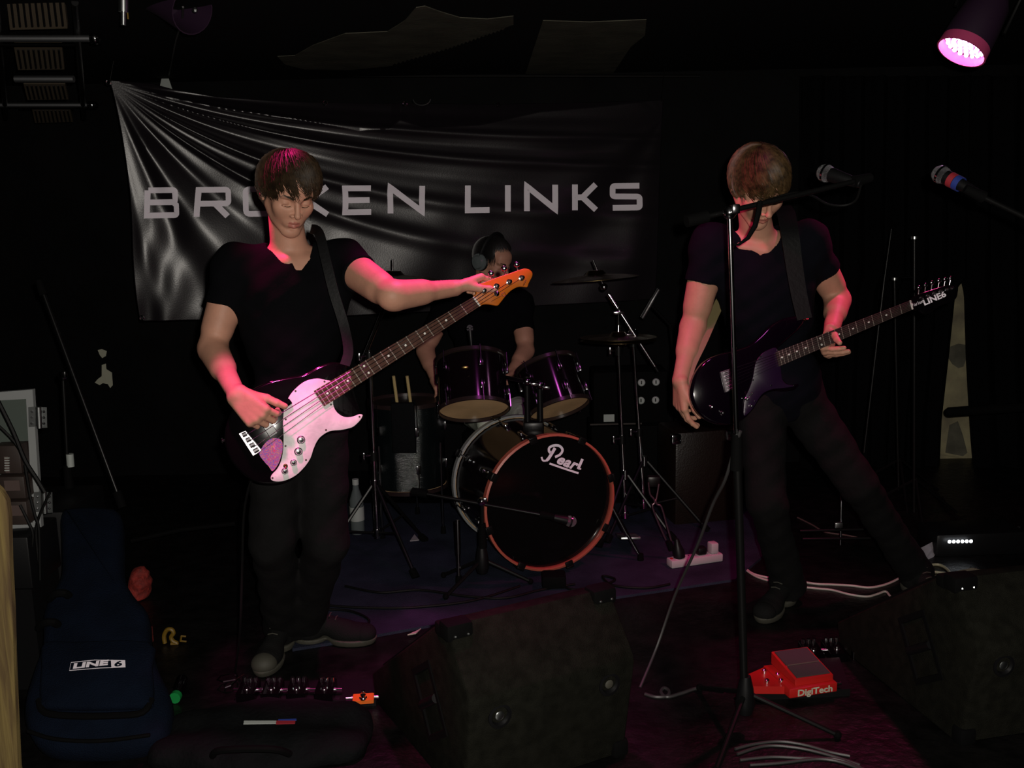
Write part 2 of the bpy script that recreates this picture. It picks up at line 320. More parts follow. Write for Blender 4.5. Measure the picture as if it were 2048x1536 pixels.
# ------------------------------------------------------------------ signed-distance sculpting (surface nets)
class SDF:
    def __init__(s): s.p = []; s.post = []; s.fold = None
    def cap(s, a, b, ra, rb=None, k=.02, sub=False, flat=False): s.p.append(('c', np.array(V(a)), np.array(V(b)), ra, ra if rb is None else rb, k, sub, flat)); return s
    def ell(s, c, r, R=None, k=.02, sub=False):
        R = np.array(R if R is not None else MX.Identity(3)); s.p.append(('e', np.array(V(c)), np.array(r, float), R, k, sub)); return s
    def conv(s, planes, lo, hi, k=.004, sub=True): s.p.append(('v', [(np.array(V(a)), np.array(V(n).normalized())) for a, n in planes], np.array(lo), np.array(hi), k, sub)); return s
    def cut(s, p, n): s.post.append((np.array(V(p)), np.array(V(n).normalized()))); return s
    def bounds(s, m=.02):
        lo = np.full(3, 9e9); hi = -lo
        for q in s.p:
            if q[0] == 'c' and not q[6]:
                r = max(q[3], q[4]); lo = np.minimum(lo, np.minimum(q[1], q[2])-r); hi = np.maximum(hi, np.maximum(q[1], q[2])+r)
            if q[0] == 'e' and not q[5]:
                r = q[2].max(); lo = np.minimum(lo, q[1]-r); hi = np.maximum(hi, q[1]+r)
        return lo-m, hi+m
    def mesh(s, h, lo=None, hi=None, excl=()):
        if lo is None: lo, hi = s.bounds()
        lo = np.array(lo, float); hi = np.array(hi, float); n = np.ceil((hi-lo)/h).astype(int)+1
        ax = [lo[i]+h*np.arange(n[i]) for i in range(3)]; D = np.full(n, 1.0, np.float32)
        for q in s.p:
            if q[0] == 'v': continue
            k = q[-3] if q[0] == 'c' else q[-2]; sub = q[-2] if q[0] == 'c' else q[-1]
            if q[0] == 'c': r = max(q[3], q[4]); bl = np.minimum(q[1], q[2])-r; bh = np.maximum(q[1], q[2])+r
            elif q[0] == 'e': r = q[2].max(); bl = q[1]-r; bh = q[1]+r
            else: bl, bh = q[2], q[3]
            mg = k+3*h; i0 = np.maximum(0, np.floor((bl-mg-lo)/h).astype(int)); i1 = np.minimum(n, np.ceil((bh+mg-lo)/h).astype(int)+1)
            if (i1 <= i0).any(): continue
            sl = tuple(slice(i0[i], i1[i]) for i in range(3))
            X, Y, Z = np.meshgrid(ax[0][sl[0]], ax[1][sl[1]], ax[2][sl[2]], indexing='ij', sparse=True)
            if q[0] == 'c':
                a, b, ra, rb = q[1:5]; ba = b-a; L2 = max(1e-12, ba@ba); px, py, pz = X-a[0], Y-a[1], Z-a[2]
                t0 = (px*ba[0]+py*ba[1]+pz*ba[2])/L2; t = np.clip(t0, 0, 1)
                d = np.sqrt((px-ba[0]*t)**2+(py-ba[1]*t)**2+(pz-ba[2]*t)**2)-(ra+(rb-ra)*t)
                if q[7]: d = np.maximum(d, (t0-1)*math.sqrt(L2))
            elif q[0] == 'e':
                c, rr, R = q[1:4]; px, py, pz = X-c[0], Y-c[1], Z-c[2]
                l = [R[0, i]*px+R[1, i]*py+R[2, i]*pz for i in range(3)]
                k0 = np.sqrt(sum((l[i]/rr[i])**2 for i in range(3))); k1 = np.sqrt(sum((l[i]/rr[i]**2)**2 for i in range(3)))+1e-9
                d = k0*(k0-1)/k1
            else:
                d = None
                for (p, nn) in q[1]:
                    e = (X-p[0])*nn[0]+(Y-p[1])*nn[1]+(Z-p[2])*nn[2]; d = e if d is None else np.maximum(d, e)
            A = D[sl]
            if sub:
                d = -d; hh = np.clip(.5-.5*(d-A)/k, 0, 1); D[sl] = (d*(1-hh)+A*hh+k*hh*(1-hh))
            else:
                hh = np.clip(.5+.5*(d-A)/k, 0, 1); D[sl] = (d*(1-hh)+A*hh-k*hh*(1-hh))
        X, Y, Z = np.meshgrid(*ax, indexing='ij', sparse=True)
        if s.fold:
            amp, fr = s.fold
            D += (amp*(np.sin(fr*(Z+.35*X)+3*np.sin(7*X))*np.sin(fr*.37*(X-Y)+1+2*np.sin(5*Z))+.5*np.sin(fr*1.7*(Z-.8*X)+2))).astype(np.float32)
        for q in s.p:
            if q[0] != 'v': continue
            d = None
            for (p, nn) in q[1]:
                e = (X-p[0])*nn[0]+(Y-p[1])*nn[1]+(Z-p[2])*nn[2]; d = e if d is None else np.maximum(d, e)
            D = np.maximum(D, -d)
        for p, nn in s.post: D = np.maximum(D, ((X-p[0])*nn[0]+(Y-p[1])*nn[1]+(Z-p[2])*nn[2]).astype(np.float32))
        sg = D < 0; cnt = np.zeros(n-1, np.int8)
        for i in (0, 1):
            for j in (0, 1):
                for k in (0, 1): cnt += sg[i:n[0]-1+i, j:n[1]-1+j, k:n[2]-1+k]
        act = (cnt > 0) & (cnt < 8); idx = np.argwhere(act); ids = np.full(n-1, -1, np.int32); ids[act] = np.arange(len(idx))
        acc = np.zeros((len(idx), 3)); num = np.zeros(len(idx))
        cs = [(i, j, k) for i in (0, 1) for j in (0, 1) for k in (0, 1)]
        val = {c: D[idx[:, 0]+c[0], idx[:, 1]+c[1], idx[:, 2]+c[2]] for c in cs}
        for c in cs:
            for a in range(3):
                if c[a] == 0:
                    e = list(c); e[a] = 1; e = tuple(e); d0, d1 = val[c], val[e]; m = (d0 < 0) != (d1 < 0)
                    t = np.where(m, d0/(d0-d1+1e-12), 0); pt = np.array(c, float)[None].repeat(len(idx), 0); pt[:, a] = t
                    acc[m] += pt[m]; num[m] += 1
        P = lo+h*(idx+acc/num[:, None]); F = []
        for a in range(3):
            b, c = (a+1) % 3, (a+2) % 3
            s0 = [slice(None)]*3; s1 = [slice(None)]*3; s0[a] = slice(0, -1); s1[a] = slice(1, None)
            e = np.argwhere(sg[tuple(s0)] != sg[tuple(s1)]); e = e[(e[:, b] > 0) & (e[:, c] > 0) & (e[:, b] < n[b]-1) & (e[:, c] < n[c]-1)]
            q = []
            for (ob, oc) in ((-1, -1), (0, -1), (0, 0), (-1, 0)):
                f = e.copy(); f[:, b] += ob; f[:, c] += oc; q.append(ids[f[:, 0], f[:, 1], f[:, 2]])
            q = np.stack(q, 1); inside = sg[e[:, 0], e[:, 1], e[:, 2]]; q[~inside] = q[~inside][:, ::-1]; F.append(q)
        F = np.concatenate(F)
        if len(excl):
            cc = P[F].mean(1); keep = np.ones(len(F), bool)
            for l2, h2 in excl: keep &= ~np.all((cc > np.array(l2)+2*h) & (cc < np.array(h2)-2*h), 1)
            F = F[keep]
        return P, F
def sobj(name, parts, m, parent, label=None, mats=None, pick=None):
    """mesh object from [(P,F),...]; pick(P centers)->material index"""
    L = np.array(rootloc(parent)); Ps = []; Fs = []; o = 0
    for P, F in parts: Ps.append(P-L); Fs.append(F+o); o += len(P)
    P = np.concatenate(Ps); F = np.concatenate(Fs); me = bpy.data.meshes.new(name)
    me.vertices.add(len(P)); me.vertices.foreach_set('co', P.astype(np.float32).ravel())
    me.loops.add(F.size); me.loops.foreach_set('vertex_index', F.astype(np.int32).ravel())
    me.polygons.add(len(F)); me.polygons.foreach_set('loop_start', np.arange(0, F.size, 4, dtype=np.int32))
    me.update(calc_edges=True); me.validate()
    me.polygons.foreach_set('use_smooth', np.ones(len(me.polygons), bool))
    for mm in (mats or [m]): me.materials.append(mm)
    if pick is not None and len(me.polygons) == len(F):
        me.polygons.foreach_set('material_index', pick(P[F].mean(1)+L).astype(np.int32))
    ob = bpy.data.objects.new(name, me); COL.objects.link(ob); ob.parent = parent
    if label: ob['label'] = label
    return ob
# ------------------------------------------------------------------ setting: room shell
YW = 5.9; CZ = 2.3; XL, XR = -3.7, 3.9; YF = -1.2
struct('floor', G().box(((XL+XR)/2, (YF+YW)/2, -.05), (XR-XL+.4, YW-YF+.4, .1)), K['stage_floor'])
struct('ceiling', G().box(((XL+XR)/2, (YF+YW)/2, CZ+.05), (XR-XL+.4, YW-YF+.4, .1)), K['black_ceiling'])
wb = struct('wall_back', G().box(((XL+XR)/2, YW+.05, CZ/2), (XR-XL+.4, .1, CZ)), K['black_wall'])
struct('wall_left', G().box((XL-.05, (YF+YW)/2, CZ/2), (.1, YW-YF, CZ)), K['black_wall'])
struct('wall_right', G().box((XR+.05, (YF+YW)/2, CZ/2), (.1, YW-YF, CZ)), K['black_wall'])
struct('wall_front', G().box(((XL+XR)/2, YF-.05, CZ/2), (XR-XL+.4, .1, CZ)), K['black_wall'])
WP = Plane((0, YW, 0), (0, -1, 0)); CP = Plane((0, 0, CZ), (0, 0, -1))
# pale old paint left bare between the curtains, in three coats with their own edges
def wallpatch(name, pts, m, th, parent=None): return obj(name, G().prism([WP(x, y) for x, y in pts], (0, -th, 0)), m, parent, ngon=True)
wallpatch('old_paint_coat', [(1700, 520), (2060, 510), (2060, 1000), (1850, 1010), (1700, 1020)], K['old_paint'], .004, wb)
K['stain'] = mat('stain', (.10, .095, .07), .9, var=.3, vscale=12); K['stain2'] = mat('stain2', (.085, .06, .035), .9, var=.4, vscale=10)
wallpatch('paint_scar', [(1900, 693), (1916, 687), (1935, 690), (1938, 708), (1930, 722), (1926, 733), (1916, 736), (1904, 728), (1896, 716)], K['stain'], .006, wb)
wallpatch('paint_scar', [(1898, 850), (1915, 842), (1925, 870), (1934, 905), (1925, 912), (1890, 905)], K['stain'], .006, wb)
wallpatch('skirting_board', [(1700, 915), (2060, 922), (2060, 1015), (1700, 1018)], K['stain2'], .018, wb)
g = G(); g.tube([WP(1870, 906), WP(1930, 916), WP(1990, 925)], .008, 6, 4); g.tube([WP(1890, 985), WP(1930, 992), WP(1975, 1006)], .006, 6, 4); obj('wall_pipe', g, K['old_paint'], wb)
# flaked chips in the black paint at left
for pts in ([(196, 700), (204, 698), (214, 702), (212, 712), (205, 716), (200, 710)],
            [(204, 730), (212, 727), (213, 738), (224, 745), (226, 770), (221, 776), (216, 768), (206, 766), (200, 770), (190, 765), (196, 758), (204, 752)]):
    wallpatch('flaked_paint_patch', pts, K['chip'], .004, wb)
# bare plaster patches showing through the black ceiling cloth
def saw(a, b, n, amp):
    out = []
    for i in range(n): t = i/n; out += [(a[0]+(b[0]-a[0])*t, a[1]+(b[1]-a[1])*t), (a[0]+(b[0]-a[0])*(t+.5/n), a[1]+(b[1]-a[1])*(t+.5/n)+amp)]
    return out
for k_, pts in enumerate(([(555, 112), (590, 110), (625, 90), (690, 66), (775, 62), (810, 40), (832, 14), (850, 11), (880, 22), (920, 34), (975, 37), (1027, 31), (1027, 48)] + saw((1010, 54), (900, 93), 14, 4) + saw((900, 93), (780, 128), 14, 4) + [(700, 139), (610, 138), (570, 128)],
            [(1086, 40), (1180, 43), (1293, 38), (1290, 70), (1262, 92), (1240, 125), (1225, 148), (1130, 154), (1050, 150), (1066, 100)])):
    g = G().prism([CP(x, y) for x, y in pts], (0, 0, -.003)); o = obj('plaster_patch', g, K['plaster'], bpy.data.objects['ceiling'], ngon=True, smooth=False)
# pipe where ceiling meets wall
thing('ceiling_pipe', G().tube([at(370, 152, YW-.06), at(1000, 151, YW-.06), at(1400, 152, YW-.06)], .010, 8), K['black_metal'], 'thin black pipe running along the top of the back wall above the banner', 'pipe')
# air grille
gr = empty('ceiling_vent', CP(1775, 167), 'dim slatted rectangular vent grille flush in the black ceiling, upper right', 'vent')
q = [CP(1668, 186), CP(1740, 187), CP(1888, 150), CP(1820, 147)]
def quadpt(q, u, v): return (q[0]*(1-u)+q[3]*u)*(1-v)+(q[1]*(1-u)+q[2]*u)*v
K['vent'] = mat('vent', (.10, .085, .03), .6)
g = G()
for a, b in ((0, 1), (1, 2), (2, 3), (3, 0)): g.cyl(q[a]-V((0, 0, .008)), q[b]-V((0, 0, .008)), .014, seg=6)
obj('frame', g, K['vent'], gr)
for i in range(9):
    v = (i+.5)/9; a, b = quadpt(q, 0, v), quadpt(q, 1, v); d = (b-a).normalized()
    obj('slat', G().box((a+b)/2-V((0, 0, .006)), ((b-a).length, .024, .004), MX((d, V((-d.y, d.x, 0)), V((0, 0, 1)))).transposed() @ MX.Rotation(.5, 3, 'X')), K['vent'], gr)
# stage rug
rg = [fl(585, 1303), fl(690, 1286), fl(850, 1257), fl(1200, 1203), fl(1470, 1163), fl(1575, 1075), fl(1530, 1010), fl(640, 1010)]
thing('stage_rug', G().prism([p for p in rg], (0, 0, .011)), K['rug'], 'bluish purple carpet mat lying on the stage under the drum kit', 'rug', ngon=True, smooth=False)
RZ = .012
# ------------------------------------------------------------------ curtains
def curtain(name, top, bot, Y, label, n=9, amp=.035):
    """top, bot = (x0,x1,y) pixels; folded cloth sheet hanging from ceiling"""
    rows = 60; cols = n*8; vs = []; fs = []; vb = []
    for j in range(rows+1):
        t = j/rows
        for i in range(cols+1):
            u = i/cols
            x = (top[0](t) if callable(top[0]) else top[0])*(1-u)+(top[1](t) if callable(top[1]) else top[1])*u
            y = top[2]*(1-t)+bot*t; p = at(x, y, Y); p.y += amp*math.sin(u*n*2*PI+.6*math.sin(3*t))*(1-.15*t)+.012*math.sin(u*37+4*t)
            vs.append(p)
    nn = len(vs)
    for j in range(rows):
        for i in range(cols): a = j*(cols+1)+i; fs.append((a, a+1, a+cols+2, a+cols+1))
    g = G().add(vs, fs)
    o = thing(name, g, K['curtain'], label, 'curtain', group=None)
    md = o.modifiers.new('s', 'SOLIDIFY'); md.thickness = .006
    return o
def gapL(t):  # left edge of the pale gap, by height
    ys = [(0, 1940), (.48, 1938), (.485, 1915), (.64, 1901), (.8, 1884), (.9, 1879), (1, 1877)]; 
    for (a, x0), (b, x1) in zip(ys, ys[1:]):
        if t <= b: return x0+(x1-x0)*(t-a)/(b-a)
    return 1876
def gapR(t):
    ys = [(0, 1926), (.48, 1928), (.485, 1933), (.64, 1936), (.8, 1942), (.9, 1948), (1, 1972)]
    for (a, x0), (b, x1) in zip(ys, ys[1:]):
        if t <= b: return x0+(x1-x0)*(t-a)/(b-a)
    return 1975


curtain('curtain', (1600, gapL, 152), 1015, YW-.16, 'black stage curtain hanging left of the pale strip of wall', 8)
curtain('curtain', (gapR, 2300, 152), 1040, YW-.22, 'black stage curtain at the right edge, right of the pale strip of wall', 7)
# tie bar peeping out of the right curtain
g = G().cyl(at(1900, 824, 5.1), at(2075, 812, 5.1), .026, seg=12); g.ball(at(1900, 824, 5.1), .026)
thing('padded_bar', g, K['black_rubber'], 'stubby black padded bar crossing the pale wall strip at right', 'bar')
# ------------------------------------------------------------------ banner
BP = Plane((.95, YW-.12, 0), (.27, -1, 0))
def bn_disp(px, py):
    X = (px-218)/600; s = (py-163)/(600*max(.02, (1-math.exp(-X))*(1-.12*X))) if px > 219 else 3
    x = (px-218)/1100; r = math.hypot(px-218, py-163)
    th = math.atan(s); env = min(1, r/130)*(.35+.9*math.exp(-max(0, x-.1)*1.7))
    d = 0
    gx_ = max(1, (py-163)/max(.05, s)) if 0 < s < 3 else max(8, (px-218)*.9)
    for c, wd, a in ((1.38, .035, .8), (1.22, .06, -.6), (1.08, .07, .9), (.93, .05, -.6), (.745, .030, 1.15), (.61, .030, 1.0), (.50, .035, -.45), (.41, .024, 1.0), (.345, .02, -.3), (.285, .022, .9), (.19, .035, -.5)):
        d += a*math.exp(-((th-c)/wd)**2)*min(1, (wd*gx_/5.0)**1.5)
    d *= .020*env
    # low rumples in the lower left and right of the cloth
    lw = max(0, (py-330)/300); d += .012*lw*(math.sin(px*.031+1.6*math.sin(py*.013))+.5*math.sin(px*.057+py*.021+1.5*math.sin(px*.02)))*(1 if px < 620 else .35)
    d += .010*math.sin(px*.013+py*.019)*min(1, r/300)
    # diagonal folds at right lower, hanging from the top right corner
    r2 = math.hypot(px-1325, (py-235)); t2 = math.atan2(py-235, 1326-px)
    d += .009*min(1, r2/250)*math.exp(-((r2-250)/420)**2)*(.6*math.sin(t2*11)+.4*math.sin(t2*9+1))*(1 if px > 900 else max(0, (px-700)/200))
    return d
def interp(tb, x):
    for (a, p), (b, q) in zip(tb, tb[1:]):
        if x <= b: return p+(q-p)*(x-a)/(b-a)
    return tb[-1][1]
TOP = [(218, 160), (300, 166), (345, 178), (430, 192), (560, 200), (651, 202), (810, 204), (1000, 206), (1200, 204), (1326, 200)]
RIDGE = [(218, 160), (260, 168), (345, 200), (430, 216), (560, 232), (720, 262), (780, 258), (800, 240), (850, 256), (960, 250), (1080, 224), (1220, 212), (1326, 200)]
BOT = [(283, 643), (420, 640), (600, 636), (900, 622), (1312, 598)]
LX = lambda t: 218+67*t**.8+6*math.sin(t*5); RX = lambda t: 1326-15*t
NX, NY = 640, 290; vs = []; fs = []
for j in range(NY+1):
    t = j/NY; x0, x1 = LX(t), RX(t)
    for i in range(NX+1):
        u = i/NX; px = x0+(x1-x0)*u; xt = 218+(1326-218)*u; yt = interp(TOP, xt); yb = interp(BOT, 283+(1312-283)*u)
        py = yt+(yb-yt)*t; p = BP(px, py); yr = interp(RIDGE, px); p.y -= bn_disp(px, py)-(max(0, yr-py)*.0016 if 240 < px else 0); vs.append(p)
for j in range(NY):
    for i in range(NX): a = j*(NX+1)+i; fs.append((a, a+1, a+NX+2, a+NX+1))
bn = empty('banner', BP(770, 640), 'wide glossy black vinyl banner with white band lettering on the back wall', 'banner')
cl = obj('cloth', G().add(vs, fs), K['vinyl'], bn); md = cl.modifiers.new('s', 'SOLIDIFY'); md.thickness = .002; md.offset = 0
def arc(cx, cy, r, a0, a1, n=5): return [(cx+r*math.cos(math.radians(a0+(a1-a0)*i/n)), cy+r*math.sin(math.radians(a0+(a1-a0)*i/n))) for i in range(n+1)]
c_ = .2
LET = {  # unit strokes, y down
 'B': [[(.02, 0), (.86, 0), (.97, .1), (.97, .36), (.88, .48), (.0, .48)], [(.88, .48), (1, .6), (1, .9), (.88, 1), (0, 1), (0, 0)]],
 'R': [[(0, 1.08), (0, 0), (.86, 0), (1, .12), (1, .44), (.86, .56), (.04, .56)], [(.55, .56), (.98, 1.08)]],
 'O': [[(.5, 0), (.86, 0), (1, .14), (1, .86), (.86, 1), (.14, 1), (0, .86), (0, .14), (.14, 0), (.5, 0)]],
 'K': [[(0, -.08), (0, 1.08)], [(.98, -.08), (.36, .5), (1, 1.08)], [(0, .5), (.38, .5)]],
 'E': [[(1, 0), (0, 0), (0, 1), (1, 1)], [(0, .5), (.94, .5)]],
 'N': [[(0, 1.08), (0, -.02), (1, 1.02), (1, -.08)]],
 'L': [[(0, -.08), (0, 1), (1, 1)]],
 'I': [[(0, -.08), (0, 1.08)]],
 'S': [[(1, 0), (.12, 0), (0, .1), (0, .38), (.12, .48), (.88, .5), (1, .6), (1, .9), (.88, 1), (0, 1)]]}
def rounded(st):
    out = [st[0]]; i = 1
    while i < len(st)-1:
        p, q = st[i], st[i+1]
        if 0 < math.dist(p, q) < .25 and p[0] != q[0] and p[1] != q[1]:
            a = st[i-1]; c = (q[0], p[1]) if abs(a[1]-p[1]) < .03 else (p[0], q[1])
            out += [((1-t)**2*p[0]+2*t*(1-t)*c[0]+t*t*q[0], (1-t)**2*p[1]+2*t*(1-t)*c[1]+t*t*q[1]) for t in (0, .25, .5, .75, 1)]; i += 2
        else: out.append(p); i += 1
    if i == len(st)-1: out.append(st[-1])
    return out
def banner_letter(ch, x0, x1):
    g = G(); sw = 11.5
    for st in LET[ch]:
        st = rounded(st); P = []
        for u, v in st:
            px = x0+sw/2+(x1-x0-sw)*u; t_ = 375-(px-288)*.0095+sw/2; b_ = 437-(px-288)*.0165-sw/2
            P.append((px, t_+(b_-t_)*v))
        Q = []
        for (a, b) in zip(P, P[1:]):
            n = max(1, int(math.hypot(b[0]-a[0], b[1]-a[1])/5)); Q += [(a[0]+(b[0]-a[0])*i/n, a[1]+(b[1]-a[1])*i/n) for i in range(n)]
        Q.append(P[-1]); closed = st[0] == st[-1]
        if closed: Q = Q[:-1]
        vs = []; fs = []; N = len(Q)
        for i, p in enumerate(Q):
            a = Q[i-1] if (i or closed) else p; b = Q[(i+1) % N] if (i < N-1 or closed) else p
            def un(a, b): l = math.hypot(b[0]-a[0], b[1]-a[1]) or 1; return ((b[0]-a[0])/l, (b[1]-a[1])/l)
            d1 = un(a, p) if a != p else un(p, b); d2 = un(p, b) if b != p else d1
            n1 = (-d1[1], d1[0]); n2 = (-d2[1], d2[0]); m = (n1[0]+n2[0], n1[1]+n2[1]); l = math.hypot(*m) or 1; m = (m[0]/l, m[1]/l)
            k = 1/max(.5, m[0]*n1[0]+m[1]*n1[1])
            for s in (-1, -.5, 0, .5, 1):
                x, y = p[0]+m[0]*k*sw/2*s, p[1]+m[1]*k*sw/2*s; q = BP(x, y); q.y -= bn_disp(x, y)+.0035; vs.append(q)
        for i in range(N if closed else N-1):
            for k in range(4): a = i*5+k; b = ((i+1) % N)*5+k; fs.append((a, a+1, b+1, b))
        g.add(vs, fs)
    return obj('letter', g, K['print_white'], bn)
for ch, a, b in (('B', 288, 360), ('R', 391, 463), ('O', 487, 563), ('K', 588, 662), ('E', 685, 748), ('N', 775, 850), ('L', 930, 985), ('I', 1010, 1022), ('N', 1048, 1116), ('K', 1144, 1198), ('S', 1220, 1285)):
    banner_letter(ch, a, b)
for px, py in ((221, 165), (1322, 204)):
    p = BP(px, py); p.y -= .01; obj('cord', G().cyl(p, V((p.x+.02, p.y+.02, CZ-.001)), .0022, seg=6), K['black_metal'], bn)
for px, py in ((219, 165), (651, 206), (810, 208), (997, 210), (284, 636)):
    p = BP(px, py); p.y -= .012+(bn_disp(px, py) if py > 600 else 0); obj('eyelet', G().tube([p+V((.011*math.cos(a), 0, .011*math.sin(a))) for a in np.linspace(0, 2*PI, 13)[:-1]], .0038, 6, closed=True), K['chrome'], bn)
# hook ring above
p = BP(843, 198); thing('wire_ring', G().tube([p+V((.045*math.cos(a), .01, .045*.55*math.sin(a)*1.2)) for a in np.linspace(PI*1.02, PI*1.98, 14)], .0035, 6), K['zinc'], 'small curved wire hook just above the middle of the banner', 'hook')
# ================================================================== people
def hand(s, wr, d, n, t, curl, k=1.0, spread=.10, thumb=(.75, .6, .25), thcurl=.5):
    wr = V(wr); d = V(d).normalized(); n = V(n); n = (n-d*n.dot(d)).normalized(); t = V(t); t = (t-d*t.dot(d)-n*t.dot(n)).normalized()
    offs = (.031, .011, -.010, -.029); L = (.074, .082, .076, .060); base = (.088, .092, .088, .080)
    pts = [wr]
    for i in range(4):
        kn = wr+(d*base[i]+t*offs[i]-n*.002)*k
        s.cap(wr+t*offs[i]*.55*k, kn, .0165*k, .0125*k, k=.010*k)
        dd = (d+t*spread*(1.5-i)*.5).normalized(); p = kn; a = 0; r = .0096 if i < 3 else .0082
        cu = curl[i] if isinstance(curl[i], (tuple, list)) else (curl[i], curl[i]*1.05, curl[i]*.7)
        for j, (fr, ang) in enumerate(zip((.46, .30, .24), cu)):
            a += math.radians(ang); q = p+(dd*math.cos(a)+n*math.sin(a))*L[i]*fr*k
            s.cap(p, q, (r-.0007*j)*k, (r-.0007*(j+1))*k, k=.0035 if j == 0 else .002); p = q; pts.append(p)
    p = wr+(d*.028+t*.022+n*.006)*k; v = (t*thumb[0]+d*thumb[1]+n*thumb[2]).normalized(); q = p+v*.044*k; s.cap(p, q, .0165*k, .0120*k, k=.012*k)
    v2 = (v*(1-thcurl)+d*thcurl*.9+n*thcurl*.2).normalized(); r_ = q+v2*.030*k; s.cap(q, r_, .0118*k, .0103*k, k=.004); v3 = (v2*.8+n*.25+d*.1).normalized(); u = r_+v3*.024*k; s.cap(r_, u, .0103*k, .0085*k, k=.004)
    pts += [q, r_, u]
    A = np.array([list(x) for x in pts]); return A.min(0)-.024, A.max(0)+.024
def head_sdf(s, H, mouth=.5):
    T = lambda x, y, z: H @ V((x, y, z)); sc = H.to_scale().x; R = H.to_3x3().normalized()
    E = lambda c, r, k=.012, sub=False, rot=None: s.ell(T(*c), [q*sc for q in r], R @ rot if rot else R, k*sc, sub)
    Cc = lambda a, b, ra, rb=None, k=.012, sub=False: s.cap(T(*a), T(*b), ra*sc, (ra if rb is None else rb)*sc, k*sc, sub)
    E((0, .014, .034), (.076, .094, .086)); E((0, -.028, -.020), (.060, .063, .078), .02)
    E((0, -.010, -.060), (.050, .062, .040), .02)
    for x in (-1, 1):
        Cc((x*.052, .006, -.045), (x*.018, -.070, -.098), .014, .013, .025); E((x*.040, -.064, -.018), (.020, .017, .016), .025)
        Cc((x*.006, -.090, .021), (x*.043, -.073, .024), .010, .008, .009)
    E((0, -.078, -.100), (.020, .015, .017), .016)
    E((0, -.066, .045), (.052, .030, .038), .02); E((0, -.058, -.030), (.050, .034, .045), .025)
    for x in (-1, 1): E((x*.032, -.096, .003), (.018, .018, .013), .009, True)
    for x in (-1, 1): E((x*.032, -.073, .001), (.0155, .0135, .0115), .003)
    for x in (-1, 1): s.cap(T(x*.018, -.0880, -.006), T(x*.045, -.0800, -.0065), .0018*sc, .0014*sc, .002*sc, True)
    E((0, -.078, -.062), (.030, .018, .020), .012)
    Cc((0, -.089, .018), (0, -.113, -.026), .0070, .0092, .006); Cc((0, -.113, -.028), (0, -.107, -.034), .0094, .007, .004)
    for x in (-1, 1): E((x*.0125, -.099, -.0325), (.0068, .0095, .0065), .004)
    for x in (-1, 1): E((x*.007, -.107, -.0365), (.0035, .005, .003), .003, True)
    Cc((-.016, -.0895, -.0590), (-.004, -.0975, -.0560), .0034, .0044, .004); Cc((.016, -.0895, -.0590), (.004, -.0975, -.0560), .0034, .0044, .004)
    Cc((-.012, -.0900, -.0695), (0, -.0950, -.0710), .0042, .0058, .005); Cc((.012, -.0900, -.0695), (0, -.0950, -.0710), .0042, .0058, .005)
    Cc((-.017, -.0930, -.0635), (0, -.1020, -.0632), .0012, .0016, .0015, True); Cc((.017, -.0930, -.0635), (0, -.1020, -.0632), .0012, .0016, .0015, True)
    E((0, -.092, -.082), (.014, .007, .0045), .006, True)
    for x in (-1, 1):
        rt = MX.Rotation(math.radians(18*x), 3, 'Z') @ MX.Rotation(math.radians(12), 3, 'X')
        E((x*.080, .014, .000), (.0075, .018, .031), .004, False, rt); E((x*.086, .008, .004), (.004, .010, .019), .004, True, rt); E((x*.0765, .006, -.026), (.006, .008, .009), .004)
def head_matrix(c, yaw, pitch, roll, sc):
    return MX.Translation(c) @ MX.Rotation(math.radians(roll), 4, 'Y') @ MX.Rotation(math.radians(yaw), 4, 'Z') @ MX.Rotation(math.radians(pitch), 4, 'X') @ MX.Scale(sc, 4)
